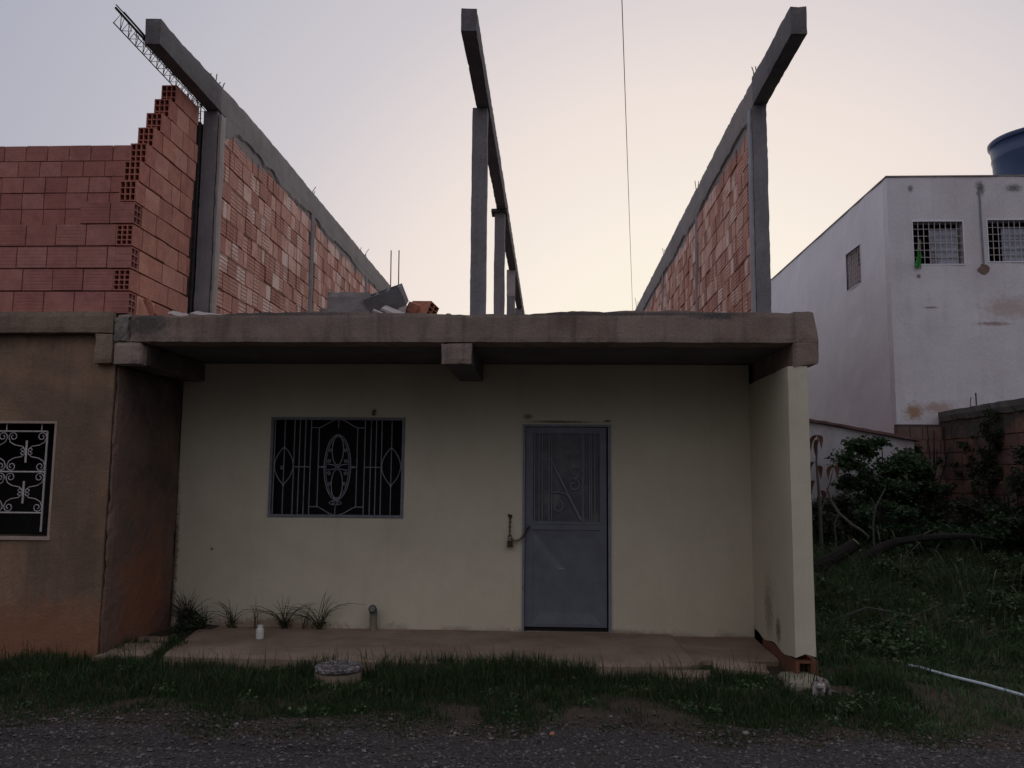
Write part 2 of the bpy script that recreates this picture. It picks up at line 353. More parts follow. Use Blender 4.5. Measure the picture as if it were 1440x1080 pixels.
# the earth's shadow: away from the sunset the lowest sky is dim
zz = nt_sep(nt, nrm.outputs[0], 2)
low = ramp(nt, zz, [(.03, (1, 1, 1)), (.5, (0, 0, 0))], 'EASE')
away = ramp(nt, math_(nt, 'MULTIPLY_ADD', dt.outputs['Value'], -.5, .5), [(.42, (0, 0, 0)), (.7, (1, 1, 1))])
cc = mix(nt, math_(nt, 'MULTIPLY', math_(nt, 'MULTIPLY', low, away), .9), cc, (.035, .033, .036, 1))
nt.links.new(cc, bg.inputs[0]); bg.inputs[1].default_value = 1.0
sl = bpy.data.lights.new('sun', 'SUN'); sl.energy = .35; sl.angle = R(10); sl.color = (1, .82, .66)
so = bpy.data.objects.new('sun', sl); col.objects.link(so)
so.rotation_euler = (-Vector((math.sin(SUN_AZ), math.cos(SUN_AZ), math.tan(R(3))))).to_track_quat('-Z', 'Y').to_euler()
so.location = (3, 20, 12)
sc.view_settings.view_transform = 'Standard'; sc.view_settings.look = 'None'; sc.view_settings.exposure = 0; sc.view_settings.gamma = 1
sc.cycles.max_bounces = 6; sc.cycles.diffuse_bounces = 3

# ------------------------------------------------------------ ground
def sstep(a, b, x):
    t = np.clip((x-a)/(b-a), 0, 1); return t*t*(3-2*t)
def terr(x, y):
    x = np.asarray(x, float); y = np.asarray(y, float)
    lot = sstep(2.3, 2.7, x)*.16*np.clip(y-7.7, 0, 6)
    gap = .11*(1-sstep(-3.6, -3.4, x))*sstep(7.6, 8.4, y)*(y < 9.6)
    und = .018*np.sin(x*1.7+y*2.1)+.014*np.sin(x*3.9-y*3.1+1)+.010*np.sin(x*8.3+y*7.7)
    und = und*sstep(5.6, 6.6, y)
    rut = -.05*np.exp(-((y-5.60-.02*np.sin(x*1.3))/.06)**2)*(1-sstep(-1.5, -.6, x))
    return lot+gap+und+rut
def grid_sheet(name, xs, ys, fz, m, kind='structure'):
    X_, Y_ = np.meshgrid(xs, ys); Z_ = fz(X_, Y_)
    v = np.stack([X_, Y_, Z_], -1).reshape(-1, 3).tolist(); nx = len(xs); ny = len(ys)
    f = [(j*nx+i, j*nx+i+1, (j+1)*nx+i+1, (j+1)*nx+i) for j in range(ny-1) for i in range(nx-1)]
    me = bpy.data.meshes.new(name); me.from_pydata(v, [], f); me.polygons.foreach_set('use_smooth', [True]*len(f)); me.materials.append(m)
    o = bpy.data.objects.new(name, me); col.objects.link(o); o['kind'] = kind; return o
m_soil = plaster('soil', (.045, .034, .026), (.085, .062, .045), stain=(.028, .032, .018), st_amt=.7, scale=2.5, fine=70, bstr=.9, spec=.15)
xs = np.concatenate([[-600, -200, -60, -20, -10], np.arange(-8, 10.01, .09), [12, 20, 60, 200, 600]])
ys = np.concatenate([[-400, -100, -30, -5, 2, 4], np.arange(5, 14.5, .09), [16, 20, 30, 60, 200, 800]])
grid_sheet('ground', xs, ys, lambda a, b: terr(a, b)-.012*(b < 6), m_soil)
# road: gravelly asphalt with a ragged edge
def roadmat():
    m, nt, b = newmat('gravel_road'); p = wpos(nt)
    v = N(nt, 'ShaderNodeTexVoronoi'); v.inputs['Scale'].default_value = 75; nt.links.new(p, v.inputs['Vector'])
    sp = nt.nodes.new('ShaderNodeSeparateColor'); nt.links.new(v.outputs['Color'], sp.inputs[0])
    c = ramp(nt, sp.outputs[0], [(0, (.018, .0165, .0155)), (.5, (.034, .031, .0285)), (.8, (.058, .052, .048)), (.965, (.19, .18, .175))], 'CONSTANT')
    n2 = nz(nt, p, 1.5, 6, .7)
    c = mix(nt, ramp(nt, n2, [(.42, (0, 0, 0)), (.62, (.75, .75, .75))]), c, (.04, .031, .026, 1))
    nt.links.new(c, b.inputs['Base Color']); b.inputs['Roughness'].default_value = .85
    bump(nt, b, math_(nt, 'ADD', v.outputs['Distance'], nz(nt, p, 20, 4)), .9, .012); return m
m_road = roadmat()
def road_z(x, y): return terr(x, y)+.004
def edge_y(x): return 5.95+.12*math.sin(x*1.1+.6)+.10*math.sin(x*3.7)+.06*math.sin(x*9.1+1)+.04*math.sin(x*23+2)+(-.15 if x > .4 and x < 2.4 else 0)*math.sin((x-.4)/2*math.pi)+.12*max(0, min(1, (x-2.3)))
vs = []; fs = []; xr = np.concatenate([[-600, -60, -12], np.arange(-7, 8, .08), [12, 60, 600]])
yf = np.concatenate([[-60, -20, -4, 1, 3, 4.5], np.linspace(5, 1, 1)])
rows = 22
for i, x in enumerate(xr):
    e = edge_y(float(np.clip(x, -8, 9)))
    yy = [-60, -15, -2, 2, 4]+[4.6+(e-4.6)*k/(rows-1) for k in range(rows)]
    for y in yy: vs.append((x, y, float(road_z(np.array(x), np.array(y)))+.0*(y)))
L = 5+rows
for i in range(len(xr)-1):
    for j in range(L-1): fs.append((i*L+j, (i+1)*L+j, (i+1)*L+j+1, i*L+j+1))
me = bpy.data.meshes.new('road'); me.from_pydata(vs, [], fs); me.materials.append(m_road)
o = bpy.data.objects.new('road', me); col.objects.link(o); o['kind'] = 'structure'
# loose gravel on the road shoulder
def pebbles(name, n, fx, fy, smin, smax, m, label):
    ico = np.array([(1, 0, 0), (-1, 0, 0), (0, 1, 0), (0, -1, 0), (0, 0, 1), (0, 0, -.6)], float)
    tri = [(0, 2, 4), (2, 1, 4), (1, 3, 4), (3, 0, 4), (2, 0, 5), (1, 2, 5), (3, 1, 5), (0, 3, 5)]
    V = []; Fc = []
    for i in range(n):
        x, y = fx(), fy(); s = smin+(smax-smin)*rng.random()**3
        a = rng.random()*6.28; q = ico*np.array([s*(.7+.6*rng.random()), s*(.7+.6*rng.random()), s*(.35+.4*rng.random())])
        q = q+rng.normal(0, s*.13, q.shape)
        c, s_ = math.cos(a), math.sin(a); q = q @ np.array([[c, s_, 0], [-s_, c, 0], [0, 0, 1]])
        q += np.array([x, y, float(terr(x, y))+s*.25+.003]); b = len(V); V += q.tolist(); Fc += [tuple(b+k for k in t_) for t_ in tri]
    me = bpy.data.meshes.new(name); me.from_pydata(V, [], Fc); me.materials.append(m)
    o = bpy.data.objects.new(name, me); col.objects.link(o); return tag(o, label, 'gravel', kind='stuff')
m_peb = leafmat('pebble', [(.04, .036, .033), (.075, .066, .06), (.055, .047, .042), (.08, .072, .066), (.17, .155, .145)], tr=0, rough=.8)
pebbles('gravel', 26000, lambda: rng.uniform(-4.6, 4.4), lambda: 6.35-rng.random()**.75*1.35, .003, .019, m_peb, 'loose grey gravel scattered over the road and its verge')

# ------------------------------------------------------------ the unfinished house
H = empty('unfinished_house', (-.8, W, 0), 'single-storey cream house with bare brick side walls and concrete beams of an unfinished upper floor', 'house')
def holed_wall(mb, x0, x1, z0, z1, yf_, yb, holes, step=.12, amp=.006):
    """front wall facing -y, with openings; gridded so the plaster can undulate"""
    cx = sorted(set([x0, x1]+[h for q in holes for h in q[:2]])); cz = sorted(set([z0, z1]+[h for q in holes for h in q[2:]]))
    def sub(a):
        r = [a[0]]
        for p_, q_ in zip(a, a[1:]):
            n = max(1, int((q_-p_)/step)); r += [p_+(q_-p_)*k/n for k in range(1, n+1)]
        return r
    gx, gz = sub(cx), sub(cz); inh = lambda x, z: any(h[0] < x < h[1] and h[2] < z < h[3] for h in holes)
    ids = {}
    def g(i, k, back):
        if (i, k, back) not in ids:
            q = Vector((gx[i]*2.1, 3.3, gz[k]*2.1)); d = noise.noise(q)*amp+noise.noise(q*3.7)*amp*.4
            mb.v.append((gx[i], (yb if back else yf_+d), gz[k])); ids[(i, k, back)] = len(mb.v)-1
        return ids[(i, k, back)]
    nx, nz_ = len(gx)-1, len(gz)-1
    solid = [[not inh((gx[i]+gx[i+1])/2, (gz[k]+gz[k+1])/2) for k in range(nz_)] for i in range(nx)]
    for i in range(nx):
        for k in range(nz_):
            if not solid[i][k]: continue
            mb.f.append((g(i, k, 0), g(i+1, k, 0), g(i+1, k+1, 0), g(i, k+1, 0)))
            mb.f.append((g(i, k, 1), g(i, k+1, 1), g(i+1, k+1, 1), g(i+1, k, 1)))
            for di, dk, e in ((-1, 0, ((i, k), (i, k+1))), (1, 0, ((i+1, k+1), (i+1, k))), (0, -1, ((i+1, k), (i, k))), (0, 1, ((i, k+1), (i+1, k+1)))):
                a, c = i+di, k+dk
                if a < 0 or c < 0 or a >= nx or c >= nz_ or not solid[a][c]:
                    (p0, p1), (q0, q1) = e
                    mb.f.append((g(p0, p1, 0), g(q0, q1, 0), g(q0, q1, 1), g(p0, p1, 1)))
DX0, DX1, DZ0, DZ1 = -.30, .655, .125, 2.335
WX0, WX1, WZ0, WZ1 = -3.105, -1.605, 1.30, 2.40
mb = MB(); holed_wall(mb, -4.125, 2.158, .02, 2.998, W, W+.15, [(DX0, DX1, .02+.1, DZ1), (WX0, WX1, WZ0, WZ1)]); mb.build('front_wall', m_cream, H)
# side wall that ends in the front pillar
mb = MB(); mb.rough(2.158, 2.345, 7.71, 24, .19, 2.79, st=.12, amp=.004, fn=lambda p: (p.x, p.y, p.z+(.02*math.sin(p.x*40)+.02*math.sin(p.y*9+1) if p.z < .2 else 0)))
mb.build('side_wall', m_cream, H)
mb = MB(); mb.box(2.30, 2.36, 7.73, 24, -.1, .17); mb.box(2.165, 2.20, 7.73, 8.9, -.1, .17); mb.box(2.20, 2.30, 7.9, 8.9, -.1, .172); mb.box(2.20, 2.30, 7.735, 7.9, -.1, .03); mb.box(2.20, 2.30, 7.74, 7.9, .145, .171)
mb.build('exposed_brick_base', brick_mat('base_brick', [(.21, .095, .055), (.17, .075, .045)], groove=.3), H)
mb = MB(); mb.rough(2.02, 2.36, 7.42, 7.86, -.12, .06, st=.05, amp=.016); mb.build('footing', plaster('footing_concrete', (.24, .22, .16), (.33, .30, .22), stain=(.14, .12, .08), scale=5, bstr=.8), H)
mb = MB(); mb.box(-4.1, 2.3, 23.8, 23.95, 0, 3); mb.box(-4.12, -4.02, 9.36, 24, 0, 2.99); mb.box(-4.02, 2.15, 9.36, 23.8, .02, .10); mb.build('interior_walls', m_dark, H)
# roof slab with fascia
def fas(p):
    z = p.z
    if p.z > 3.25 and p.y < 7.9: z += .014*math.sin(p.x*2.1)+.012*noise.noise(Vector((p.x*3, 0, 0)))+.01*noise.noise(Vector((p.x*11, 3, 0)))+.012*(p.x+1)/3
    x = p.x
    if p.x > 2.2: x += (-.05*max(0, (p.z-3.0)/.3)**1.4+.012)*(p.x-2.2)/.24; z += (.014 if p.z > 3.25 else 0)-(.012 if p.z > 3.25 and p.x > 2.41 else 0)
    return (x, p.y, z)
mb = MB(); mb.rough(-4.0, 2.44, 7.70, 8.0, 3.0, 3.285, st=.05, amp=.0045, fn=fas)
mb.build('fascia', m_fascia, H)
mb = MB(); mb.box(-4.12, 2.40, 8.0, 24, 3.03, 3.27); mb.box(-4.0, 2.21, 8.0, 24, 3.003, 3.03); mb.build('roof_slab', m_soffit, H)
# the three supporting beams under the slab
mb = MB(); mb.rough(-1.01, -.742, 7.76, W-.003, 2.803, 3.0, st=.05, amp=.005); mb.build('support_beam', m_soffit, H)  # dark soffit material puts the shade on the beam's sides into their colour
mb = MB(); mb.rough(-1.02, -.735, 7.692, 7.762, 2.80, 3.0, st=.05, amp=.005, fn=lambda p: (p.x+(p.x+.88)*.16*(max(0, (p.z-2.86))*2.4+(.1 if p.z < 2.82 else 0)), p.y, p.z-.006)); mb.build('beam_end', m_fascia, H)
mb = MB(); mb.rough(-4.15, -3.875, 7.84, W-.003, 2.79, 3.0, st=.05, amp=.009); mb.build('support_beam', plaster('shaded_stained_concrete', (.10, .09, .08), (.17, .15, .13), stain=(.04, .038, .035), st_amt=.8, scale=3, bstr=.8), H)  # stained concrete, with the shade under the slab put into its colour
mb = MB(); mb.rough(-4.15, -3.88, 7.696, 7.85, 2.785, 2.998, st=.04, amp=.008, sc_=5); mb.build('beam_end', m_fascia, H)
mb = MB(); mb.rough(2.21, 2.452, 7.703, 9.0, 2.79, 3.03, st=.04, amp=.006, fn=lambda p: (p.x, p.y, p.z+(.015*(p.x-2.33)/.1 if p.z < 2.82 else 0)))
mb.box(2.215, 2.44, 9.0, 24, 2.79, 3.02)
mb.build('support_beam', m_fascia, H)
# rough broken concrete where slab meets the neighbour
mb = MB(); mb.rough(-4.17, -3.995, 7.70, 8.1, 2.985, 3.27, st=.03, amp=.022, sc_=8); mb.build('broken_slab_end', plaster('broken_concrete', (.17, .155, .13), (.28, .25, .21), stain=(.08, .075, .065), st_amt=.9, scale=6, fine=50, bstr=1), H)
# upper floor columns
ZB = 5.98
def column(x0, x1, y0, y1=None, z1=ZB, name='column'):
    b_ = MB(); b_.rough(x0, x1, y0, y1 or y0+.17, 3.27, z1, st=.06, amp=.005); return b_.build(name, m_grey, H)
column(-4.06, -3.89, 9.2); column(2.262, 2.43, 9.2)
column(-.915, -.735, 9.2, 9.38); column(-.905, -.735, 12.9, 13.08); column(-.905, -.735, 16.75, 16.93); column(-.905, -.735, 20.6, 20.78)
mb = MB(); mb.rough(-3.885, -3.845, 9.22, 9.36, 3.27, ZB-.03, st=.06, amp=.006); mb.build('column_pale_face', plaster('pale_render', (.36, .31, .28), (.44, .39, .35), scale=3), H)
mb = MB(); mb.rough(2.235, 2.265, 9.215, 9.36, 3.27, ZB-.03, st=.06, amp=.004); mb.build('column_pale_face', plaster('pale_render_grey', (.32, .32, .34), (.4, .4, .42), scale=3), H)
mb = MB(); mb.rough(-.912, -.728, 16.742, 16.80, 5.42, 5.975, st=.05, amp=.005); mb.build('column_pale_face', plaster('lit_column_top', (.36, .33, .32), (.45, .41, .39), scale=3), H)  # light on the third column's top put in as a paler face
# cantilevered roof beams
def beam(x0, x1, y0, y1, zt0, zt1, nm, m):
    b_ = MB(); b_.rough(x0, x1, y0, y1, ZB, ZB+.30, st=.07, amp=.005,
        fn=lambda p: (p.x, p.y, p.z if p.z < ZB+.15 else p.z-.30+(zt0+(zt1-zt0)*min(1, max(0, (p.y-8.2)/2.2)))+.014*noise.noise(Vector((p.x*2, p.y*3, 5)))+.01*noise.noise(Vector((p.x*4, p.y*11, 5)))))
    return b_.build(nm, m, H)
beam(-4.035, -3.87, 7.70, 9.25, .27, .36, 'cantilever_beam', m_beam); beam(-4.035, -3.872, 9.25, 24, .27, .36, 'ring_beam', m_ring)
beam(2.272, 2.437, 7.69, 9.25, .29, .38, 'cantilever_beam', m_beam); beam(2.298, 2.437, 9.25, 24, .29, .38, 'ring_beam', m_ring)
beam(-.872, -.715, 7.55, 24, .235, .25, 'cantilever_beam', m_beam)
mb = MB(); mb.box(-.95, -.70, 12.86, 13.12, 5.93, 5.985, sk=.006); mb.build('column_head', m_brick_b, H)
# side brick walls of the upper floor
def brick_run(mb_, mo, axis, face, back, a0, a1, z0, z1, ch=.215, lens=(.2, .2, .3), prot=.016, skip=(), joint=.014, jag=None, zskew=.0):
    """a wall running along `axis` ('x' or 'y'); `face` is the coordinate of the seen face, `back` the other"""
    sgn = 1 if face > back else -1; z = z0; r = 0
    while z+ch*.6 < z1:
        a = a0-random.uniform(0, .15) if r % 2 else a0
        h = min(ch, z1-z)
        while a < a1:
            l = random.choice(lens); b0, b1 = max(a, a0), min(a+l, a1)
            if b1-b0 > .04 and not any(s_[0] < (b0+b1)/2 < s_[1] for s_ in skip) and not (jag and jag(b0, b1, z)):
                p = random.uniform(-prot, prot); hh = h-joint
                f_ = face+sgn*p; zz = z+random.uniform(-.004, .004)
                lo, hi = (min(f_, back), max(f_, back))
                if axis == 'y': mb_.box(lo, hi, b0+joint/2, b1-joint/2, zz, zz+hh, rot=(random.uniform(-.012, .012), 0, random.uniform(-.015, .015)))
                else: mb_.box(b0+joint/2, b1-joint/2, lo, hi, zz, zz+hh, rot=(0, random.uniform(-.008, .008), random.uniform(-.01, .01)))
            a += l
        z += ch; r += 1
for face, back, core in ((-3.87, -3.99, (-4.02, -3.892)), (2.30, 2.41, (2.322, 2.43))):
    b_ = MB(); brick_run(b_, None, 'y', face, back, 9.38, 23.9, 3.28, 5.98, skip=((13.0, 13.22), (17.0, 17.2)), prot=.009, lens=(.2, .2, .2, .28, .12), joint=.017)
    wl = b_.build('brick_wall', m_brick_in, H)
    c_ = MB(); c_.box(core[0], core[1], 9.375, 23.9, 3.272, 5.975); c_.build('mortar_bed', m_mort_in, wl)
    for ty in (13.0, 17.0):
        t_ = MB(); f_ = face+(.012 if face < 0 else -.012); t_.rough(min(f_, back), max(f_, back), ty, ty+.2, 3.27, 5.975, st=.08, amp=.006); t_.build('column', m_grey, H)
# cement smeared down from the ring beam over the top courses
for face, sg in ((-3.872, 1), (2.298, -1)):
    b_ = MB(); ys_ = np.arange(9.36, 23.9, .05); K_ = 9; n_ = len(ys_)
    for lay in (0, 1):
        for y in ys_:
            zl = (5.90 if sg > 0 else 5.94)-(.10 if sg > 0 else .05)*max(-.6, noise.noise(Vector((y*.8, face, 0)))*1.6)-.09*noise.noise(Vector((y*3.1, 1, face)))-.035*noise.noise(Vector((y*11, 2, 0)))
            zl = min(zl, 5.955)
            if y < 9.8: zl -= .25*(9.8-y)/.4*(1 if sg > 0 else .4)
            for k in range(K_):
                z = zl+(5.985-zl)*k/(K_-1); off = (-.013+.020*min(1, k/3.0)+.004*noise.noise(Vector((y*6, z*6, 3)))) if lay == 0 else -.02
                b_.v.append((face+sg*off, y, z))
    S_ = n_*K_
    for i in range(n_-1):
        for k in range(K_-1):
            a = i*K_+k; q = (a, a+K_, a+K_+1, a+1); b_.f.append(q if sg > 0 else q[::-1])
        a = i*K_; b_.f.append((a, S_+a, S_+a+K_, a+K_))
    b_.build('cement_smear', m_ring, H)
# starter bars on top of the beams and the two tall rods
def bars(pts, z0, parent=H, nm='starter_bars'):
    for (x, y, h, dx, dy) in pts:
        b_ = MB(); b_.tube([(x, y, z0-.05), (x+dx*.4, y+dy*.4, z0+h*.5), (x+dx, y+dy, z0+h)], .006, 5); b_.build('starter_bar', m_steel, parent)
bars([(-4.0, 9.2, .14, .0, .02), (-3.93, 9.2, .13, .0, .02), (-3.99, 9.35, .12, .03, .05), (-3.92, 9.36, .1, .02, .02)], 6.30)
bars([(-4.0, 13.0, .18, .0, .03), (-3.92, 13.1, .16, .06, .05), (-3.92, 13.2, .12, .02, .05)], 6.30)
bars([(-3.98, 16.9, .2, .02, .0), (-3.92, 17.0, .2, .09, .05), (-3.9, 17.1, .12, .0, .0)], 6.30)
bars([(2.31, 9.25, .13, -.02, .03), (2.35, 9.3, .17, -.0, .05), (2.40, 9.4, .15, -.03, .02)], 6.33)
bars([(2.31, 13.1, .17, -.02, .0), (2.35, 13.2, .2, .02, .0), (2.39, 13.3, .12, .0, .0)], 6.33)
bars([(2.31, 17, .15, -.02, .0), (2.36, 17.2, .18, .0, .0)], 6.33); bars([(2.3, 22.3, .3, -.05, .0), (2.33, 22.4, .22, .02, .0)], 6.3)
bars([(-.80, 22.5, .3, .02, 0)], 6.2)
b_ = MB(); b_.tube([(-2.445, 12.5, 3.27), (-2.452, 12.5, 4.4), (-2.461, 12.5, 5.21)], .0085, 6); b_.build('upright_rod', m_steel, H)
b_ = MB(); b_.tube([(-2.325, 12.5, 3.27), (-2.332, 12.5, 4.4), (-2.338, 12.5, 5.21)], .0085, 6); b_.build('upright_rod', m_steel, H)

# window with its wrought grille
wn = MB()
for (a, b2, c, d) in ((WX0, WX1, WZ1-.03, WZ1-.002), (WX0, WX1, WZ0+.002, WZ0+.03)): wn.box(a+.002, b2-.002, W-.012, W+.04, c, d)
wn.box(WX0+.002, WX0+.03, W-.012, W+.04, WZ0+.03, WZ1-.03); wn.box(WX1-.03, WX1-.002, W-.012, W+.04, WZ0+.03, WZ1-.03)
win = wn.build('window', m_galv, H)
def arc(c, r, a0, a1, n=14, sx=1, sz=1):
    return [(c[0]+r*sx*math.cos(a0+(a1-a0)*k/n), c[1], c[2]+r*sz*math.sin(a0+(a1-a0)*k/n)) for k in range(n+1)]
def scroll(c, r, a0, turns, dirn, n=20):
    return [(c[0]+r*(1-.75*k/n)*math.cos(a0+dirn*turns*6.283*k/n), c[1], c[2]+r*(1-.75*k/n)*math.sin(a0+dirn*turns*6.283*k/n)) for k in range(n+1)]
g = MB(); yg = W+.012; ww, wh = WX1-WX0, WZ1-WZ0
U = lambda u, v, y=yg: (WX0+u*ww, y, WZ0+v*wh)
for u in (.03, .176, .216, .258, .30, .703, .748, .787, .828, .98): g.tube([U(u, .02), U(u, .98)], .0055, 5)
for u, top in ((.103, 1), (.902, 1)):
    g.tube([U(u, .02), U(u, .98)], .005, 5)
    for s_ in (-1, 1): g.tube([U(u+s_*.07*math.sin(math.pi*k/12)**.85, .32+.38*k/12) for k in range(13)], .0055, 5)
    g.lathe(U(u, .70), [(.003, -.03), (.016, -.018), (.006, 0), (.004, .01), (.002, .02)], 8); g.lathe(U(u, .315), [(.002, -.02), (.016, 0), (.006, .012), (.003, .02)], 8)
for k in range(4):
    a = k*math.pi/2+.6; g.lathe((U(.093, .5)[0]+.014*math.cos(a), yg-.01, U(.093, .49)[2]+.016*math.sin(a)), [(.003, -.009), (.010, -.004), (.010, .004), (.003, .009)], 8)
for (u0, u1) in ((.17, .30), (.703, .835)): g.tube([U(u0, .5), U(u1, .5)], .0055, 5)
for u in (.36, .647): g.tube([U(u, .105), U(u, .895)], .0055, 5)
for v, e in ((.895, 1), (.105, -1)):
    pts = [U(.30, v), U(.36, v)]+[U(.36+.143*k/10, v+e*.082*(math.sin(math.pi/2*(k/10)))**1.4) for k in range(1, 11)]
    g.tube(pts, .0055, 5); g.tube([U(.703+(.30-.30), v), U(.647, v)]+[U(.647-.144*k/10, v+e*.082*(math.sin(math.pi/2*(k/10)))**1.4) for k in range(1, 11)], .0055, 5)
g.tube([U(.503, .975), U(.503, .89)], .005, 5); g.tube([U(.495, .02), U(.495, .11)], .005, 5)
g.tube(arc(U(.503, .5), 1, 0, 6.2832, 40, .098*ww, .325*wh), .0065, 5); g.tube(arc(U(.503, .5), 1, 0, 6.2832, 40, .085*ww, .305*wh), .004, 5)
for e in (1, -1):
    g.tube([U(.503+.042*math.sin(2*math.pi*k/24)*(.55+.45*math.cos(math.pi*(k/24-.5)*2-math.pi)*-1 if 0 else 1), .5+e*(.02+.15*(1-math.cos(2*math.pi*k/24)))) for k in range(25)], .006, 5)
    for s_ in (1, -1):
        g.tube(scroll(U(.503+s_*.062, .5+e*.065), .022, (0 if s_ > 0 else math.pi), 1.1, s_*-e), .0055, 5)
        g.tube(scroll(U(.503+s_*.058, .5+e*.165), .022, (0 if s_ > 0 else math.pi), 1.1, s_*e), .0055, 5)
    g.tube([U(.503-.075, .5+e*.03), U(.503-.03, .5+e*.022), U(.503, .5), U(.503+.03, .5+e*.022), U(.503+.075, .5+e*.03)], .006, 5)
g.tube([U(.36, .5), U(.405, .5)], .006, 5); g.tube([U(.60, .5), U(.647, .5)], .006, 5)
for s_, u in ((1, .39), (-1, .62)): g.tube([U(u-s_*.018, .5), U(u, .5), U(u+s_*.022, .5)], [.004, .014, .003], 6)
g.tube(arc(U(.495, .145), 1, 0, 6.2832, 20, .045*ww, .022*wh), .0045, 5); g.tube(arc(U(.48, .145), .012, 0, 6.28, 12), .004, 5); g.tube(arc(U(.51, .145), .012, 0, 6.28, 12), .004, 5)
g.build('grille', m_grille, win)
pn = MB(); pn.box(WX0+.01, WX1-.01, W+.10, W+.108, WZ0+.01, WZ1-.01); pn.box(WX0+.01, WX0+.03, W+.09, W+.1, WZ0, WZ1); pn.box((WX0+WX1)/2-.015, (WX0+WX1)/2+.015, W+.09, W+.1, WZ0+.01, WZ1-.01)
pn.build('pane', m_glass, win)

# door
LX0, LX1, LZ0, LZ1 = DX0+.028, DX1-.047, DZ0+.045, DZ1-.03
fr = MB(); fr.box(DX0, LX0-.004, W-.018, W+.07, DZ0-.01, DZ1); fr.box(DX1-.03, DX1, W-.018, W+.07, DZ0-.01, DZ1); fr.box(LX0-.004, DX1-.03, W-.018, W+.07, DZ1-.024, DZ1-.001)
SX = lambda u: LX0+(u-145)/400*(LX1-LX0)
SZ = lambda v: LZ1-(v-95)/905*(LZ1-LZ0)
df = MB(); ux0, ux1, uz0, uz1 = SX(183), SX(512), SZ(528), SZ(124); yd = W+.01
# leaf: rails and stiles round the glazed upper panel, sheet panel below
df.box(LX0, ux0, yd, yd+.035, LZ0, LZ1); df.box(ux1, LX1, yd, yd+.035, LZ0, LZ1); df.box(ux0, ux1, yd, yd+.035, uz1, LZ1)
df.box(ux0, ux1, yd, yd+.035, SZ(560), uz0); df.box(ux0, ux1, yd, yd+.035, LZ0, SZ(985))
# dented sheet panel
n = 60; x0, x1, z0, z1 = ux0-.001, ux1+.001, SZ(985)-.001, SZ(560)+.001; base = len(df.v)
for j in range(n+1):
    for i in range(n+1):
        x = x0+(x1-x0)*i/n; z = z0+(z1-z0)*j/n; u_ = i/n; v_ = j/n
        ed = min(u_, 1-u_, v_, 1-v_); d = .012*min(1, ed*9)
        dl = abs((x-SX(200))*(SZ(720)-SZ(590))-(z-SZ(590))*(SX(320)-SX(200)))/math.hypot(SZ(720)-SZ(590), SX(320)-SX(200))
        d += .007*math.exp(-(dl/.045)**2)*(1 if SZ(740) < z < SZ(570) and x < SX(340) else 0)+.006*noise.noise(Vector((x*3, 0, z*3)))
        df.v.append((x, yd+.004+d, z))
for j in range(n):
    for i in range(n): df.f.append((base+j*(n+1)+i, base+j*(n+1)+i+1, base+(j+1)*(n+1)+i+1, base+(j+1)*(n+1)+i))
df.box(ux0-.015, ux1+.015, yd-.008, yd, SZ(540), SZ(528)); df.box(ux0-.008, ux1+.008, yd-.006, yd, SZ(565), SZ(558))
door = df.build('door', m_door, H)
fr.build('door_frame', m_doorfr, door)
dg = MB()
for u in (190, 213, 228, 262, 275, 425, 433, 462, 470, 488): dg.box(SX(u)-.004, SX(u)+.004, yd+.002, yd+.016, uz0, uz1)
y = yd+.006
dg.tube([(SX(265), y, SZ(232)), (SX(300), y, SZ(300)), (SX(420), y, SZ(522))], [.004, .010, .014], 6)
dg.tube(scroll((SX(385), y, SZ(362)), .075, 2.0, 1.15, -1), .0065, 5); dg.tube(scroll((SX(385), y, SZ(300)), .075, -1.8, 1.1, 1), .0065, 5)
dg.tube([(SX(362), y, SZ(412)), (SX(340), y, SZ(400)), (SX(300), y, SZ(392)), (SX(275), y, SZ(400))], .0065, 5)
dg.tube(scroll((SX(303), y, SZ(462)), .075, 1.4, .9, -1), .0065, 5)
dg.lathe((SX(420), y-.006, SZ(515)), [(.003, -.012), (.012, 0), (.003, .012)], 8)
dg.build('door_grille', m_doorfr, door)
gl = MB()
k = 26
for i in range(k):     # ribbed obscure glass
    xa = ux0+(ux1-ux0)*i/k; xb = ux0+(ux1-ux0)*(i+1)/k
    gl.add([(xa, yd+.022, uz0), (xb, yd+.022, uz0), (xb, yd+.022, uz1), (xa, yd+.022, uz1)], [(0, 1, 2, 3)])
gl.lathe((SX(368), yd+.02, SZ(240)), [(.0, 0)], 3) if 0 else None
gl.build('door_glass', m_dglass, door)
rd = MB(); c = (SX(368), yd+.016, SZ(200)); n = 24
rd.add([(c[0]+.093*math.cos(6.283*i/n), c[1]+dy, c[2]+.11*math.sin(6.283*i/n)) for dy in (0, .005) for i in range(n)], [tuple(range(n))[::-1], tuple(range(n, 2*n))]+[(i, (i+1) % n, n+(i+1) % n, n+i) for i in range(n)])
rd.build('round_plate', m_dglass, door)
ds = MB(); ds.box(LX0-.01, DX1-.02, W+.05, W+.12, DZ0-.02, DZ1); ds.build('door_recess', m_dark, door)
hk = MB(); hk.tube([(-.22, W-.03, 1.235), (-.235, W-.03, 1.21), (-.255, W-.02, 1.20)], .009, 6); hk.build('handle', m_lock, door)
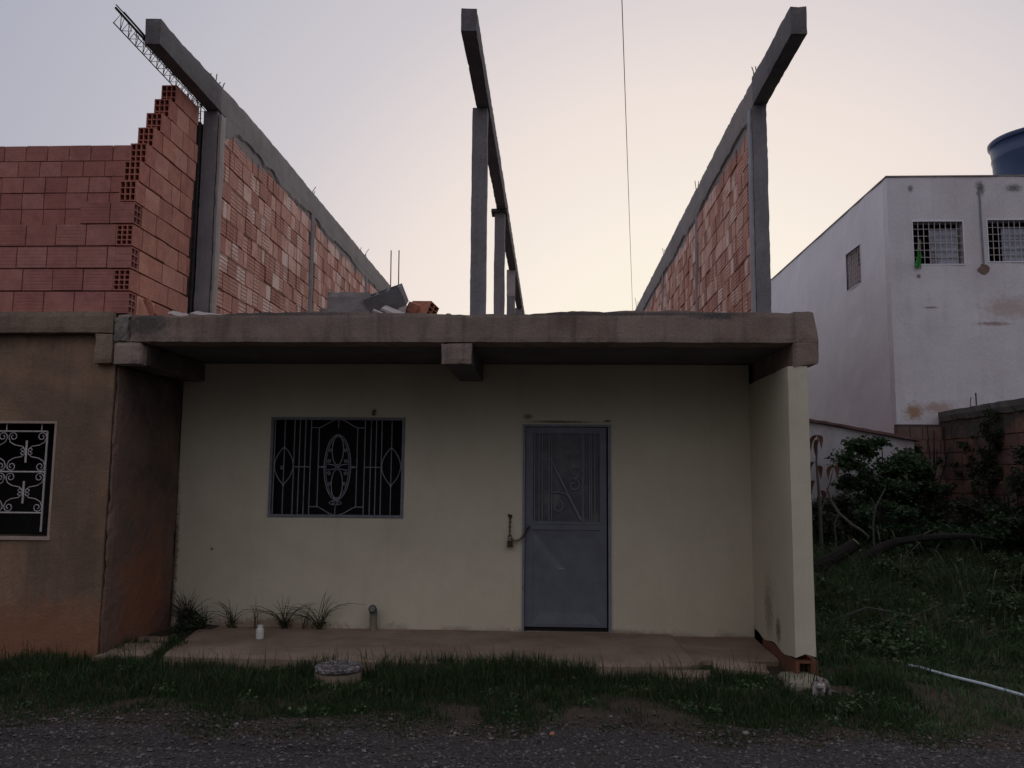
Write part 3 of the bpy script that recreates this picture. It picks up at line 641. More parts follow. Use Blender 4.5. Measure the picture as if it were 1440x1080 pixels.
# wall hook, chain, padlock
ch = MB(); pts = [(-.433, W-.012, 1.34), (-.434, W-.02, 1.27), (-.436, W-.03, 1.19), (-.434, W-.035, 1.13)]
def chain(mb_, pts, link=.022):
    P = [Vector(p) for p in pts]; tot = sum((b-a).length for a, b in zip(P, P[1:])); k = int(tot/link); q = []
    for i in range(k+1):
        d = tot*i/k
        for a, b in zip(P, P[1:]):
            L_ = (b-a).length
            if d <= L_+1e-6: q.append((a.lerp(b, min(1, d/L_)), (b-a).normalized())); break
            d -= L_
    for i, (p, t_) in enumerate(q):
        s_ = t_.cross(Vector((0, 1, 0))).normalized() if i % 2 else Vector((0, 1, 0)); 
        mb_.tube([p+t_*link*.75*math.cos(a)+s_*link*.42*math.sin(a) for a in [6.283*j/9 for j in range(10)]], .0042, 5, cap=False)
chain(ch, pts); ch.box(-.452, -.414, W-.02, W, 1.325, 1.352); ch.box(-.46, -.44, W-.014, W, 1.345, 1.36)
chain(ch, [(-.425, W-.035, 1.095), (-.38, W-.04, 1.075), (-.33, W-.04, 1.085), (-.27, W-.035, 1.15), (-.235, W-.03, 1.215)])
tag(ch.build('chain', m_lock), 'rusty chain from the wall hook beside the metal door to its edge', 'chain')
pl = empty('padlock', (-.432, W-.05, 1.02), 'rusty padlock hanging on the chain left of the blue grey door', 'padlock')
b_ = MB(); b_.box(-.463, -.402, W-.062, W-.03, 1.01, 1.078, sk=.002); b_.build('lock_body', m_lock, pl)
b_ = MB(); b_.tube([(-.452, W-.045, 1.075), (-.452, W-.045, 1.115)]+[(-.4325+.0195*math.cos(a), W-.045, 1.118+.02*math.sin(a)) for a in [math.pi*(1-k/8) for k in range(9)]]+[(-.413, W-.045, 1.075)], .005, 6); b_.build('shackle', m_lock, pl)
b_ = MB(); b_.tube([(-1.97, W, 2.44), (-1.965, W-.03, 2.47), (-1.955, W-.035, 2.455)], .006, 5); b_.tube([(-1.975, W, 2.43), (-1.94, W-.02, 2.435)], .008, 5); b_.build('wall_hook', m_steel, H)

# walkway in front (broken at the right end)
mb = MB()
outline_front = [(-3.52, 7.72), (-3.2, 7.70), (-2.4, 7.67), (-1.4, 7.63), (-.6, 7.62), (.2, 7.61), (.9, 7.66), (1.28, 7.72)]
def fy(x):
    pts = outline_front+[(1.34, 7.95), (1.42, 8.22), (1.65, 8.16), (2.04, 8.2), (2.15, 8.22)]
    for (a, b), (c, d) in zip(pts, pts[1:]):
        if a <= x <= c: return b+(d-b)*(x-a)/(c-a)
    return pts[0][1] if x < pts[0][0] else pts[-1][1]
nx = 120; ny = 16; base = 0
for lvl in (0, 1):
    for i in range(nx+1):
        u_ = i/nx
        for j in range(ny+1):
            v_ = j/ny; xl = -3.52-.25*v_; x = xl+(2.15-xl)*u_; yf2 = fy(x)+.012*noise.noise(Vector((x*7, 0, 0)))
            y = yf2+(W-.002-yf2)*v_; z = .12+.006*noise.noise(Vector((x*2, y*2, 0))) - (.012 if v_ == 0 else 0)
            if x > 1.3: z -= .02+.03*(1-v_)
            mb.v.append((x, y, z if lvl else -.1))
K = (nx+1)*(ny+1)
for i in range(nx):
    for j in range(ny):
        a = i*(ny+1)+j; mb.f.append((K+a, K+a+ny+1, K+a+ny+2, K+a+1))
    a = i*(ny+1); mb.f.append((a, a+ny+1, K+a+ny+1, K+a))
for j in range(ny): mb.f.append((j+1, j, K+j, K+j+1)); a = nx*(ny+1)+j; mb.f.append((a, a+1, K+a+1, K+a))
o = mb.build('pavement', m_walk, smooth=False); o['kind'] = 'structure'
def chunk(name, c, s, rot, m, label, cat, group=None, amp=.012, st=None):
    b_ = MB(); b_.rough(-s[0]/2, s[0]/2, -s[1]/2, s[1]/2, 0, s[2], st=st or min(s)/2, amp=amp, sc_=9)
    e = Euler(rot).to_matrix(); b_.v = [tuple(e @ Vector(v)+Vector(c)) for v in b_.v]
    return tag(b_.build(name, m), label, cat, group)
chunk('concrete_chunk', (1.22, 7.60, .0), (.42, .16, .09), (.25, 0, .1), m_walk, 'brown broken walkway chunk sunk in dirt before its cracked right end', 'concrete chunk')
chunk('concrete_chunk', (1.72, 7.95, -.01), (.5, .18, .10), (.3, .05, -.06), m_walk, 'long cracked slab piece lying below the walkway beside the cream pillar', 'concrete chunk')
chunk('low_step', (-3.98, 8.15, .05), (.5, .9, .07), (.02, 0, .12), m_walk, 'worn low concrete slab between the brown house wall and the walkway', 'concrete slab', st=.07)

# small things on the walkway and verge
b_ = MB(); b_.lathe((-2.915, 8.55, .118), [(.036, 0), (.038, .005), (.040, .07), (.037, .095), (.028, .108), (.028, .135), (.022, .135), (.022, .12)], 24)
tag(b_.build('plastic_bottle', m_pvc), 'small white plastic container standing upright on the walkway', 'container')
dp = empty('drain_pipe', (-1.885, 9.12, .12), 'short grey green pipe stub rising from the walkway below the window', 'pipe')
b_ = MB(); b_.lathe((-1.885, 9.12, .118), [(.042, 0), (.04, .03), (.04, .17), (.033, .17), (.033, .1)], 20); b_.build('stub', plaster('pipe_cement', (.19, .17, .12), (.26, .23, .17), scale=10), dp)
b_ = MB(); b_.tube([(-1.885, 9.12, .27), (-1.885, 9.12, .30), (-1.888, 9.105, .335), (-1.89, 9.075, .35)], [.041, .041, .043, .043], 16, cap=False); b_.tube([(-1.888, 9.10, .338), (-1.89, 9.074, .351)], .034, 16); b_.build('elbow', m_pipe, dp)
LZ = -.068
mh = empty('inspection_chamber', (-1.816, 7.38, 0), 'round concrete inspection chamber with a gravelly lid in the grass', 'drain cover')
b_ = MB(); b_.lathe((-1.816, 7.38, -.05+LZ), [(.195, 0), (.20, .08), (.20, .20), (.185, .205)], 40); b_.build('ring', plaster('ring_concrete', (.15, .115, .075), (.23, .18, .12), stain=(.15, .13, .08), scale=6, bstr=.8), mh, smooth=True)
def peblid():
    m, nt, b = newmat('gravel_lid'); p = wpos(nt); v = N(nt, 'ShaderNodeTexVoronoi'); v.inputs['Scale'].default_value = 48; nt.links.new(p, v.inputs['Vector'])
    sp = nt.nodes.new('ShaderNodeSeparateColor'); nt.links.new(v.outputs['Color'], sp.inputs[0])
    nt.links.new(ramp(nt, sp.outputs[0], [(0, (.06, .054, .05)), (.5, (.12, .11, .105)), (.8, (.20, .185, .175)), (.94, (.36, .33, .31))], 'CONSTANT'), b.inputs['Base Color'])
    b.inputs['Roughness'].default_value = .9; bump(nt, b, v.outputs['Distance'], -.9, .03); return m
b_ = MB()
n = 40; prof = [(.2, .0), (.207, .012), (.205, .035), (.18, .05), (.1, .055), (.01, .057)]
for r, z in prof:
    for k in range(n):
        a = 6.283*k/n; rr = r*(1+.04*noise.noise(Vector((math.cos(a)*2, math.sin(a)*2, 1)))); b_.v.append((-1.816+rr*math.cos(a), 7.38+rr*math.sin(a), LZ+.158+z+.010*noise.noise(Vector((rr*30*math.cos(a), rr*30*math.sin(a), 0)))))
for i in range(len(prof)-1):
    for k in range(n): b_.f.append((i*n+k, i*n+(k+1) % n, (i+1)*n+(k+1) % n, (i+1)*n+k))
b_.f.append(tuple((len(prof)-1)*n+k for k in range(n))); b_.f.append(tuple(range(n))[::-1])
b_.build('lid', peblid(), mh)
b_ = MB(); b_.tube([(3.24, 7.98, .10), (3.32, 7.92, .092), (3.5, 7.74, .062), (3.68, 7.5, .05), (3.86, 7.2, .03), (4.3, 6.6, .02), (4.6, 6.2, .02)], .0125, 8)
tag(b_.build('plastic_pipe', m_hose), 'thin pale blue plastic pipe lying in the grass at the right', 'pipe')
st_lab = [((-2.2, 6.05), .035, 'pale rounded stone at the grass edge left of the chamber'), ((-.65, 6.0), .03, 'small pale stone at the edge of the road gravel below the window'),
          ((-1.2, 5.62), .03, 'grey stone lying on the road nearest the camera'), ((1.35, 6.08), .04, 'whitish flat stone on the verge in front of the pillar'), ((.02, 5.98), .035, 'reddish brick crumb on the verge in front of the door')]
for i, ((x, y), s, lab) in enumerate(st_lab):
    chunk('stone', (x, y, float(terr(x, y))-.006), (s*1.3, s*1.1, s*.7), (0, .1, i), m_bfrag if i == 4 else m_stone, lab, 'stone', 'stones along the verge', amp=s*.22, st=s*.3)

# ------------------------------------------------------------ rubble on the roof slab
chunk('concrete_block', (-2.09, 8.55, 3.275), (.46, .3, .375), (0, 0, .02), m_ring, 'large pale grey solid concrete block on the roof slab left of the rubble', 'concrete block', amp=.012, st=.06)
chunk('brick_piece', (-2.40, 8.75, 3.275), (.14, .2, .26), (0, 0, .1), m_conc, 'small dark brick piece leaning left of the large grey block on the roof', 'brick', amp=.012, st=.06)
def hollow_block(name, L_, Hh, D_, cells, wall, m):
    b_ = MB(); b_.box(0, L_, 0, wall, 0, Hh, sk=.003); b_.box(0, L_, D_-wall, D_, 0, Hh, sk=.003)
    cw = (L_-wall)/cells
    for i in range(cells+1): b_.box(i*cw, i*cw+wall, wall, D_-wall, .002, Hh-.003)
    b_.box(wall, L_-wall, wall, D_-wall, 0.002, .03)
    return b_
b_ = hollow_block('b', .40, .2, .17, 3, .026, m_grey)
e = Euler((R(28), R(-17), R(-8))).to_matrix(); b_.v = [tuple(e @ Vector(v)+Vector((-1.86, 8.45, 3.38))) for v in b_.v]
tag(b_.build('hollow_block', plaster('dark_block', (.17, .165, .17), (.25, .24, .245), scale=8, fine=60, bstr=.9)), 'grey hollow concrete block tilted on the rubble heap with open cells upward', 'hollow block')
def clay_brick(L_, Hh, D_, nh=3, nv=2, t_=.010):
    """hollow clay brick, length along y, open at both ends; cells seen from the ends"""
    b_ = MB()
    for i in range(nh+1): x = (D_-t_)*i/nh; b_.box(x, x+t_, 0, L_, 0, Hh)
    for j in range(nv+1):
        z = (Hh-t_)*j/nv
        for i in range(nh): b_.box((D_-t_)*i/nh+t_, (D_-t_)*(i+1)/nh, .0015, L_-.0015, z, z+t_)
    return b_
b_ = clay_brick(.28, .17, .14, 2, 3)
e = Euler((R(8), R(24), R(58))).to_matrix(); b_.v = [tuple(e @ Vector(v)+Vector((-1.30, 8.5, 3.42))) for v in b_.v]
tag(b_.build('clay_brick', m_bfrag), 'broken red hollow clay brick at the right end of the roof rubble', 'brick')
chunk('brick_piece', (-1.47, 8.62, 3.42), (.16, .12, .15), (.3, .3, .5), m_bfrag, 'orange brick half wedged behind the hollow block on the roof rubble', 'brick', amp=.01, st=.05)
chunk('tile_piece', (-1.55, 8.3, 3.38), (.34, .2, .03), (.4, .36, .1), m_tile, 'pale flat slab piece leaning across the front of the roof rubble', 'tile', 'broken tiles on the roof', amp=.005, st=.05)
chunk('tile_piece', (-1.67, 8.2, 3.34), (.26, .12, .035), (.3, .34, .25), m_tile, 'small narrow pale tile lowest in the roof rubble heap', 'tile', 'broken tiles on the roof', amp=.005, st=.05)
chunk('tile_piece', (-3.47, 8.25, 3.35), (.36, .16, .03), (.35, .13, .0), m_tile, 'long pale broken tile propped at the foot of the left concrete column', 'tile', 'broken tiles on the roof', amp=.005, st=.05)
chunk('tile_piece', (-3.72, 8.1, 3.33), (.2, .14, .035), (.3, .1, .3), m_tile, 'short grey mortar lump left of the propped tile under the left column', 'rubble', 'broken tiles on the roof', amp=.012, st=.04)
chunk('brick_piece', (-3.90, 7.95, 3.30), (.07, .05, .19), (-.1, -.45, .2), m_bfrag, 'striped sliver of clay brick leaning on the red stepped wall', 'brick', amp=.004, st=.03)
chunk('brick_piece', (1.30, 8.1, 3.34), (.27, .15, .035), (.1, .0, .05), m_bfrag, 'flat reddish brick fragment on the roof edge under the right brick wall', 'brick', amp=.006, st=.04)
chunk('rubble_piece', (1.72, 8.0, 3.315), (.36, .12, .028), (.05, .02, 0), m_grey, 'thin grey mortar crust on the roof edge left of the right column', 'rubble', amp=.01, st=.04)
chunk('rubble_piece', (1.08, 8.05, 3.31), (.14, .1, .03), (.05, .02, .5), m_tile, 'small pale mortar crumb on the roof edge beside the flat brick fragment', 'rubble', amp=.01, st=.03)
chunk('rubble_piece', (-1.02, 8.2, 3.345), (.06, .06, .03), (.05, .02, .5), m_conc, 'tiny dark crumb on the roof edge right of the rubble heap', 'rubble', amp=.008, st=.02)

# ------------------------------------------------------------ neighbouring house on the left
NH = empty('neighbour_house', (-7, 7.8, 0), 'brown rendered house at the left with unfinished red hollow brick upper walls', 'house')
NWX1, NWX0, NWZ0, NWZ1 = -4.715, -5.9, 1.165, 2.225
YN = 7.78
mb = MB(); holed_wall(mb, -12, -4.165, -.1, 3.08, YN, YN+.15, [(NWX0, NWX1, NWZ0, NWZ1)], step=.12, amp=.012); mb.build('front_wall', m_neigh, NH)
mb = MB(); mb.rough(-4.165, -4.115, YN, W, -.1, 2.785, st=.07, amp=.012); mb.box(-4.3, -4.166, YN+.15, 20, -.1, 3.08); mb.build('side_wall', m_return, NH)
mb = MB(); mb.rough(-12, -4.16, 7.69, 7.9, 3.085, 3.30, st=.06, amp=.006); mb.rough(-4.335, -4.16, 7.691, 8.0, 2.79, 3.085, st=.05, amp=.006); mb.build('fascia_beam', plaster('brown_fascia_render', (.20, .145, .105), (.30, .225, .165), stain=(.13, .095, .075), st_amt=.6, scale=1.4, fine=40, bstr=.6, streak=(.10, .08, .065), streak_amt=.4), NH)
mb = MB(); mb.box(-12, -4.2, 7.9, 20, 3.1, 3.27); mb.box(-12, -11.85, 7.95, 20, -.1, 3.1); mb.box(-12, -4.3, 19.9, 20, -.1, 3.1); mb.build('roof_slab', m_soffit, NH)
mb = MB(); mb.box(-11.8, -4.31, 8.6, 8.65, 0, 3.0); mb.build('interior_wall', m_dark, NH)
nw = MB(); t_ = .022
nw.box(NWX0, NWX1+t_, YN-.006, YN+.05, NWZ1, NWZ1+t_); nw.box(NWX1, NWX1+t_, YN-.006, YN+.05, NWZ0, NWZ1); nw.box(NWX0, NWX1+t_+.01, YN-.018, YN+.1, NWZ0-.035, NWZ0)
nwin = nw.build('window', plaster('pale_reveal', (.34, .26, .21), (.44, .35, .29), scale=8), NH)
gg = MB(); gy = YN+.03; gx1 = NWX1-.085; ct = .385; gz1 = NWZ1-.075
gg.tube([(gx1, gy, NWZ0+.04), (gx1, gy, gz1)], .0095, 6)
for k in range(4):
    if gz1-k*ct > NWZ0: gg.tube([(NWX0+.05, gy, gz1-k*ct), (gx1, gy, gz1-k*ct)], .008, 6)
for i in range(3):
    for j in range(3):
        cx_ = gx1-ct*(i+.5); cz_ = gz1-ct*(j+.5)
        if cz_-.1 < NWZ0: continue
        gg.box(cx_-.008, cx_+.008, gy-.012, gy-.004, cz_-.105, cz_+.105)
        for sx in (1, -1):
            for sz in (1, -1):
                c = (cx_+sx*(ct/2-.052), gy, cz_+sz*(ct/2-.052))
                sp_ = [(c[0]+(.045*(1-.7*k/16))*math.cos(a)*sx, gy, c[2]+(.045*(1-.7*k/16))*math.sin(a)*sz) for k, a in [(k, -.2+1.25*6.283*k/16) for k in range(17)]]
                tail = [(cx_+sx*.012, gy, cz_+sz*.02), (cx_+sx*.05, gy, cz_+sz*.05), (cx_+sx*.12, gy, cz_+sz*.062), (cx_+sx*.168, gy, cz_+sz*.09)]
                gg.tube(tail+sp_, .0045, 5)
                gg.tube([(cx_+sx*(.035+.022*(1-.5*k/10)*math.cos(a)), gy-.005, cz_+sz*(.012+.022*(1-.5*k/10)*math.sin(a))) for k, a in [(k, 6.283*k/10) for k in range(11)]], .004, 5)
for xk in (gx1-.06, gx1-ct-.02): gg.tube([(xk, gy, gz1), (xk, gy, NWZ1)], .006, 5)
gg.build('grille', m_whitebar, nwin)
# red brick upper walls with real hollow brick ends
CH = .222
def hollow_end(mb_, x0, x1, y0, z0, L_, nh=3, nv=3, t_=.011, h=.205):
    for i in range(nh+1): x = x0+(x1-x0-t_)*i/nh; mb_.box(x, x+t_, y0, y0+L_, z0, z0+h)
    for j in range(nv+1):
        z = z0+(h-t_)*j/nv
        for i in range(nh): mb_.box(x0+(x1-x0-t_)*i/nh+t_, x0+(x1-x0-t_)*(i+1)/nh, y0+.0015, y0+L_, z, z+t_)
XF = -4.045    # seen face of the return wall
fb = MB(); rb = MB(); he = []
for c in range(5):
    z = 3.285+CH*c; xe = XF-.165 if c % 2 == 1 else XF-.0
    x = xe; first = True
    while x > -9:
        l = .30 if not (first and c % 2 == 0) else .24
        xa = x-l
        if c == 4 and x < -4.45: break
        if first and c % 2 == 0:      # frontal brick reaches the corner: its side cells show on the return face
            fb.box(xa+.005, x-.16, YN-.05, YN+.09, z, z+.207)
            for jj in range(4): fb.box(x-.16, x-.001, YN-.05, YN+.09, z+.065*jj, z+.065*jj+.012)
            for ii in range(3): fb.box(x-.158, x-.003, YN-.0498+ii*.064, YN-.0498+ii*.064+.011, z+.012, z+.195)
        else:
            p = random.uniform(-.004, .004); fb.box(xa+.005, x-.005, YN-.05+p, YN+.09, z+random.uniform(-.002, .002), z+.207, rot=(random.uniform(-.006, .006), random.uniform(-.004, .004), 0))
        x = xa; first = False
for c in range(12):
    z = 3.285+CH*c
    ys_ = {5: 7.74, 6: 7.80, 7: 7.90, 8: 8.03, 9: 8.18, 10: 8.33, 11: 8.47}.get(c, 7.73 if c % 2 else 7.88)
    y = ys_
    if c % 2 == 1 and c < 5 or c >= 5:
        q_ = MB(); hollow_end(q_, XF-.165, XF, y, z, .19, 3, 3 if c > 4 else 4); he.append(q_); y += .19+.006
    while y < 9.02:
        l = .30 if random.random() < .8 else .2; yb_ = min(y+l, 9.02+random.uniform(-.05, .05))
        if yb_-y > .05:
            p = random.uniform(-.006, .006)
            if yb_ > 8.97 and c in (3, 5): q_ = MB(); hollow_end(q_, XF-.165, XF, y, z, yb_-y); he.append(q_)
            else: rb.box(XF-.16+p, XF+p, y+.004, yb_-.004, z+random.uniform(-.003, .003), z+.206, rot=(random.uniform(-.008, .008), 0, random.uniform(-.012, .012)))
        y += l
fw_ = fb.build('brick_front_wall', m_brick_n, NH)
c_ = MB(); c_.box(-9, XF-.19, YN-.03, YN+.06, 3.28, 3.285+CH*4-.02); c_.box(XF-.45, XF-.19, YN-.03, YN+.06, 3.285+CH*4-.02, 3.285+CH*5-.02); c_.build('mortar', m_mort_n, fw_)
rw_ = rb.build('brick_return_wall', m_brick_r, NH)
for q_ in he: q_.build('hollow_brick', m_brick_h, rw_)
c_ = MB()
for c in range(12):
    ys_ = {5: 7.96, 6: 8.02, 7: 8.12, 8: 8.25, 9: 8.40, 10: 8.55, 11: 8.69}.get(c, 7.95); c_.box(XF-.145, XF-.018, ys_, 8.95, 3.282+CH*c, 3.282+CH*(c+1)-.025)
c_.build('mortar', m_mort_n, rw_)
bb = MB(); brick_run(bb, None, 'x', 10.62, 10.76, -14, -4.3, 3.28, 3.28+CH*13+.01, ch=CH, lens=(.3, .3, .3), prot=.005, joint=.012)
bw_ = bb.build('brick_rear_wall', m_brick_n, NH); c_ = MB(); c_.box(-14, -4.3, 10.635, 10.74, 3.275, 6.1); c_.build('mortar', m_mort_n, bw_)
# exposed reinforcement of the neighbour's corner column, with dark formwork sheet behind
cg = MB()
for (x, y) in ((-4.19, 9.07), (-4.08, 9.07), (-4.19, 9.17), (-4.08, 9.17)): cg.tube([(x, y, 3.28), (x+.01, y, 4.6), (x, y, 6.12)], .007, 5)
for k in range(20): z = 3.35+.14*k; cg.tube([(-4.2, 9.06, z), (-4.07, 9.06, z+.01), (-4.07, 9.18, z), (-4.2, 9.18, z), (-4.2, 9.06, z)], .004, 4)
cg.build('column_cage', m_steel, NH)
cb = MB(); cb.rough(-4.22, -4.07, 9.185, 9.30, 3.28, 5.85, st=.07, amp=.01); cb.build('column_back', simple('black_sheet', (.022, .02, .02), .8), NH)
# lattice girder sticking out toward the street
tr = empty('rebar_cage', (-4.13, 9.1, 6.0), 'thin dark steel lattice cage sticking out over the stepped red brick wall', 'rebar cage')
b_ = MB(); y0, y1 = 7.36, 9.35
b_.tube([(-4.135, y0-.03, 6.145), (-4.13, 8.2, 6.13), (-4.13, y1, 6.11)], .012, 6); b_.tube([(-4.09, y0+.04, 6.14), (-4.09, y1, 6.11)], .008, 6)
b_.tube([(-4.115, y0-.06, 6.158), (-4.12, 7.7, 6.16), (-4.12, 8.0, 6.14)], .006, 5)
b_.build('top_bars', m_steel, tr)
b_ = MB(); b_.tube([(-4.165, y0, 6.015), (-4.165, 8.3, 6.005), (-4.165, y1, 6.0)], .006, 5); b_.tube([(-4.06, y0+.2, 6.01), (-4.06, y1, 6.0)], .005, 5); b_.build('bottom_bars', m_steel, tr)
b_ = MB(); y = y0
while y < y1-.1:
    b_.tube([(-4.165, y, 6.01), (-4.13, y+.07, 6.145), (-4.165, y+.13, 6.01)], .004, 4)
    b_.tube([(-4.165, y+.13, 6.01), (-4.13, y+.13, 6.145), (-4.06, y+.15, 6.01), (-4.165, y+.13, 6.005)], .004, 4); y += .15
b_.build('zigzag_ties', m_steel, tr)

# ------------------------------------------------------------ white building
WB = empty('white_building', (8.6, 14, 0), 'tall whitewashed two storey building with barred windows at the right', 'building')
YB = 14.0
w1 = (6.06, 6.875, 5.36, 6.085); w2 = (7.285, 8.35, 5.40, 6.105)
mb = MB(); holed_wall(mb, 5.66, 13, -.2, 6.86, YB, YB+.18, [w1, w2], step=.25, amp=.01); mb.build('front_wall', m_white, WB)
sw = (15.28, 16.03, 5.36, 6.062)
tmp = MB(); holed_wall(tmp, YB+.181, 27, -.2, 6.86, 0, .18, [sw], step=.3, amp=.012)
mb = MB(); mb.v = [(5.66+y, x, z) for x, y, z in tmp.v]; mb.f = [f[::-1] for f in tmp.f]; mb.build('side_wall', m_side, WB)
mb = MB(); mb.box(5.85, 13, YB+.18, 27, 6.5, 6.7); mb.box(12.85, 13, YB+.18, 27, 0, 6.5); mb.box(5.85, 12.85, 26.8, 27, 0, 6.5); mb.build('roof', m_side, WB)
mb = MB(); mb.box(5.645, 13, YB-.015, YB+.19, 6.862, 6.885); mb.box(5.645, 5.85, YB+.19, 27, 6.862, 6.885); mb.build('parapet_cap', m_conc, WB)
mb = MB(); mb.box(5.9, 12.8, YB+.7, YB+.72, 4, 6.5); mb.box(5.95+.5, 5.95+.52, YB+.75, 26, 4, 6.5); mb.build('interior_wall', m_dark, WB)
def barred(x0, x1, z0, z1, nx, nz_, side=False, parent=WB, slat=None):
    f_ = MB(); y = YB-.004
    def bx(mb_, a, b, c, d, e, f2):
        if side: mb_.box(5.66+(c-YB), 5.66+(d-YB), a, b, e, f2)
        else: mb_.box(a, b, c, d, e, f2)
    t_ = .018
    bx(f_, x0-t_, x1+t_, y-.006, YB+.03, z1, z1+t_); bx(f_, x0-t_, x1+t_, y-.006, YB+.03, z0-t_, z0); bx(f_, x0-t_, x0, y-.006, YB+.03, z0, z1); bx(f_, x1, x1+t_, y-.006, YB+.03, z0, z1)
    wn_ = f_.build('window', m_side, parent)
    b_ = MB()
    for i in range(nx+1): u_ = x0+(x1-x0)*i/nx; bx(b_, u_-.0055, u_+.0055, YB+.012, YB+.02, z0, z1)
    for j in range(nz_+1): v_ = z0+(z1-z0)*j/nz_; bx(b_, x0, x1, YB+.022, YB+.03, v_-.005, v_+.005)
    b_.build('grille', m_whitebar, wn_)
    if slat:
        s_ = MB()
        for k in range(6):
            za = z0+.01+(z1-z0-.13)*k/6; zb_ = z0+.01+(z1-z0-.13)*(k+1)/6-.008
            s_.box(slat[0], slat[1], YB+.05, YB+.065, za, zb_, rot=(R(8), 0, 0))
        s_.build('shutter', m_shut, wn_)
    return wn_
def _sidepanel(w_):
    s_ = MB(); s_.box(5.74, 5.75, 15.66, 16.02, 5.38, 6.04, rot=(0, .05, 0)); s_.build('inner_panel', m_pinkcloth2, w_)
m_pinkcloth2 = simple('faded_panel', (.36, .31, .33), .9)
wa = barred(*w1, 9, 6, slat=(6.36, 6.80)); wb_ = barred(*w2, 12, 6, slat=(7.53, 8.33)); _sidepanel(barred(*sw, 8, 7, side=True))
mb = MB(); mb.tube([(7.175, YB-.018, 6.62), (7.178, YB-.018, 5.9), (7.185, YB-.018, 5.34)], .014, 8); mb.build('conduit', simple('conduit_grey', (.22, .23, .26), .6), WB)
mb = MB(); n = 13; vs = [(7.185+.09*(1+.25*math.sin(k*2.1))*math.cos(6.283*k/n), YB-d, 5.265+.085*(1+.2*math.cos(k*3))*math.sin(6.283*k/n)) for d in (.012, -.01) for k in range(n)]
mb.add(vs, [tuple(range(n))[::-1]]+[(k, (k+1) % n, n+(k+1) % n, n+k) for k in range(n)]); mb.build('mortar_patch', plaster('patch', (.17, .115, .09), (.25, .175, .14), scale=8), WB)
def cloth(name, x, y, z1, z0, wd, m, label, seed=0, amp=.02):
    b_ = MB(); n, k = 8, 12
    for sd in (0, .006):
        for j in range(k+1):
            for i in range(n+1):
                u_ = i/n-.5; v_ = j/k; ww_ = wd*(.55+.6*v_*(1-.3*v_))
                b_.v.append((x+u_*ww_+.01*math.sin(v_*5+seed), y+sd+amp*math.sin(u_*14+seed+v_*2), z1+(z0-z1)*v_+.02*math.sin(u_*9+seed)*v_))
    S = (n+1)*(k+1)
    for j in range(k):
        for i in range(n):
            a = j*(n+1)+i; b_.f.append((a, a+n+1, a+n+2, a+1)); b_.f.append((S+a, S+a+1, S+a+n+2, S+a+n+1))
    return tag(b_.build(name, m, smooth=True), label, 'cloth')
cloth('cloth', 6.115, YB-.045, 5.58, 5.29, .10, m_greencloth, 'bright green cloth hanging out of the barred upper window at right', 0)
cloth('cloth', 6.19, YB+.07, 5.80, 5.50, .07, m_cloth, 'narrow beige cloth behind the bars left in the window with the green cloth', 1)
cloth('cloth', 6.41, YB+.06, 5.80, 5.62, .10, m_cloth, 'short beige cloth behind the bars beside the slatted shutter', 2)
cloth('cloth', 6.42, YB+.06, 5.60, 5.38, .09, m_redcloth, 'dark red cloth low behind the bars beside the slatted shutter', 3)
o = cloth('cloth', 0, 0, .30, 0, .4, m_pinkcloth, 'dusty pink cloth behind the bars of the side wall window', 2); o.rotation_euler = (0, 0, R(90)); o.location = (5.74, 15.62, 5.42)
TK = empty('water_tank', (9.27, 15.9, 6.7), 'big dark blue plastic water tank on the white building roof', 'water tank')
mb = MB(); mb.lathe((9.27, 15.9, 6.7), [(.66, 0), (.70, .05), (.735, .7), (.75, 1.18), (.765, 1.2), (.765, 1.26), (.755, 1.28), (.785, 1.50)], 48); mb.build('tank_body', m_tank, TK, smooth=True)
mb = MB(); mb.lathe((9.27, 15.9, 8.2), [(.81, 0), (.82, .02), (.82, .06), (.80, .08), (.5, .15), (.1, .18)], 48); mb.build('tank_lid', m_tank, TK, smooth=True)

# low house, boundary wall
LH = empty('low_house', (4.0, 13, 0), 'low pale stained outbuilding with a sloping brown roof edge behind the bush', 'outbuilding')
mb = MB()
def wedge(mb_, x0, x1, y0, y1, zb, z0, z1):
    mb_.add([(x0, y0, zb), (x1, y0, zb), (x1, y0, z1), (x0, y0, z0), (x0, y1, zb), (x1, y1, zb), (x1, y1, z1), (x0, y1, z0)], [(0, 1, 2, 3), (5, 4, 7, 6), (4, 0, 3, 7), (1, 5, 6, 2), (3, 2, 6, 7), (4, 5, 1, 0)])
wedge(mb, 2.55, 5.5, 13, 16.5, 0, 2.89, 2.36); mb.build('wall', m_low, LH)
mb = MB(); vsr = MB(); vsr.rough(2.5, 5.6, 12.93, 16.6, 0, .06, st=.12, amp=.01); mb.v = [(x, y, z+2.90-(x-2.5)*.181) for x, y, z in vsr.v]; mb.f = vsr.f; mb.build('roof', m_rooftile, LH)
m_brick_b2 = brick_mat('weathered_brick', [(.22, .14, .11), (.25, .155, .12), (.19, .13, .105)], mort=(.15, .13, .115, 1), mort_amt=1.0, groove=.1, soot=(.07, .06, .05, 1))
BW = empty('boundary_wall', (6.3, 12, 0), 'old unplastered brick boundary wall with a mossy cement top at the right', 'wall')
b_ = MB(); brick_run(b_, None, 'y', 6.3, 6.44, 7.5, 13.95, -.1, 2.72, ch=.21, lens=(.3, .3), prot=.006, joint=.014); w_ = b_.build('brickwork', m_brick_b, BW)
c_ = MB(); c_.box(6.315, 6.43, 7.5, 13.95, -.2, 2.72); c_.build('mortar', simple('old_mortar', (.085, .065, .055), .95, var=.4, scale=12), w_)
mb = MB(); mb.rough(6.285, 6.46, 7.5, 13.93, 2.70, 2.885, st=.08, amp=.012); mb.build('coping', plaster('mossy_cement', (.085, .085, .08), (.15, .145, .135), scale=3, bstr=.8), BW)
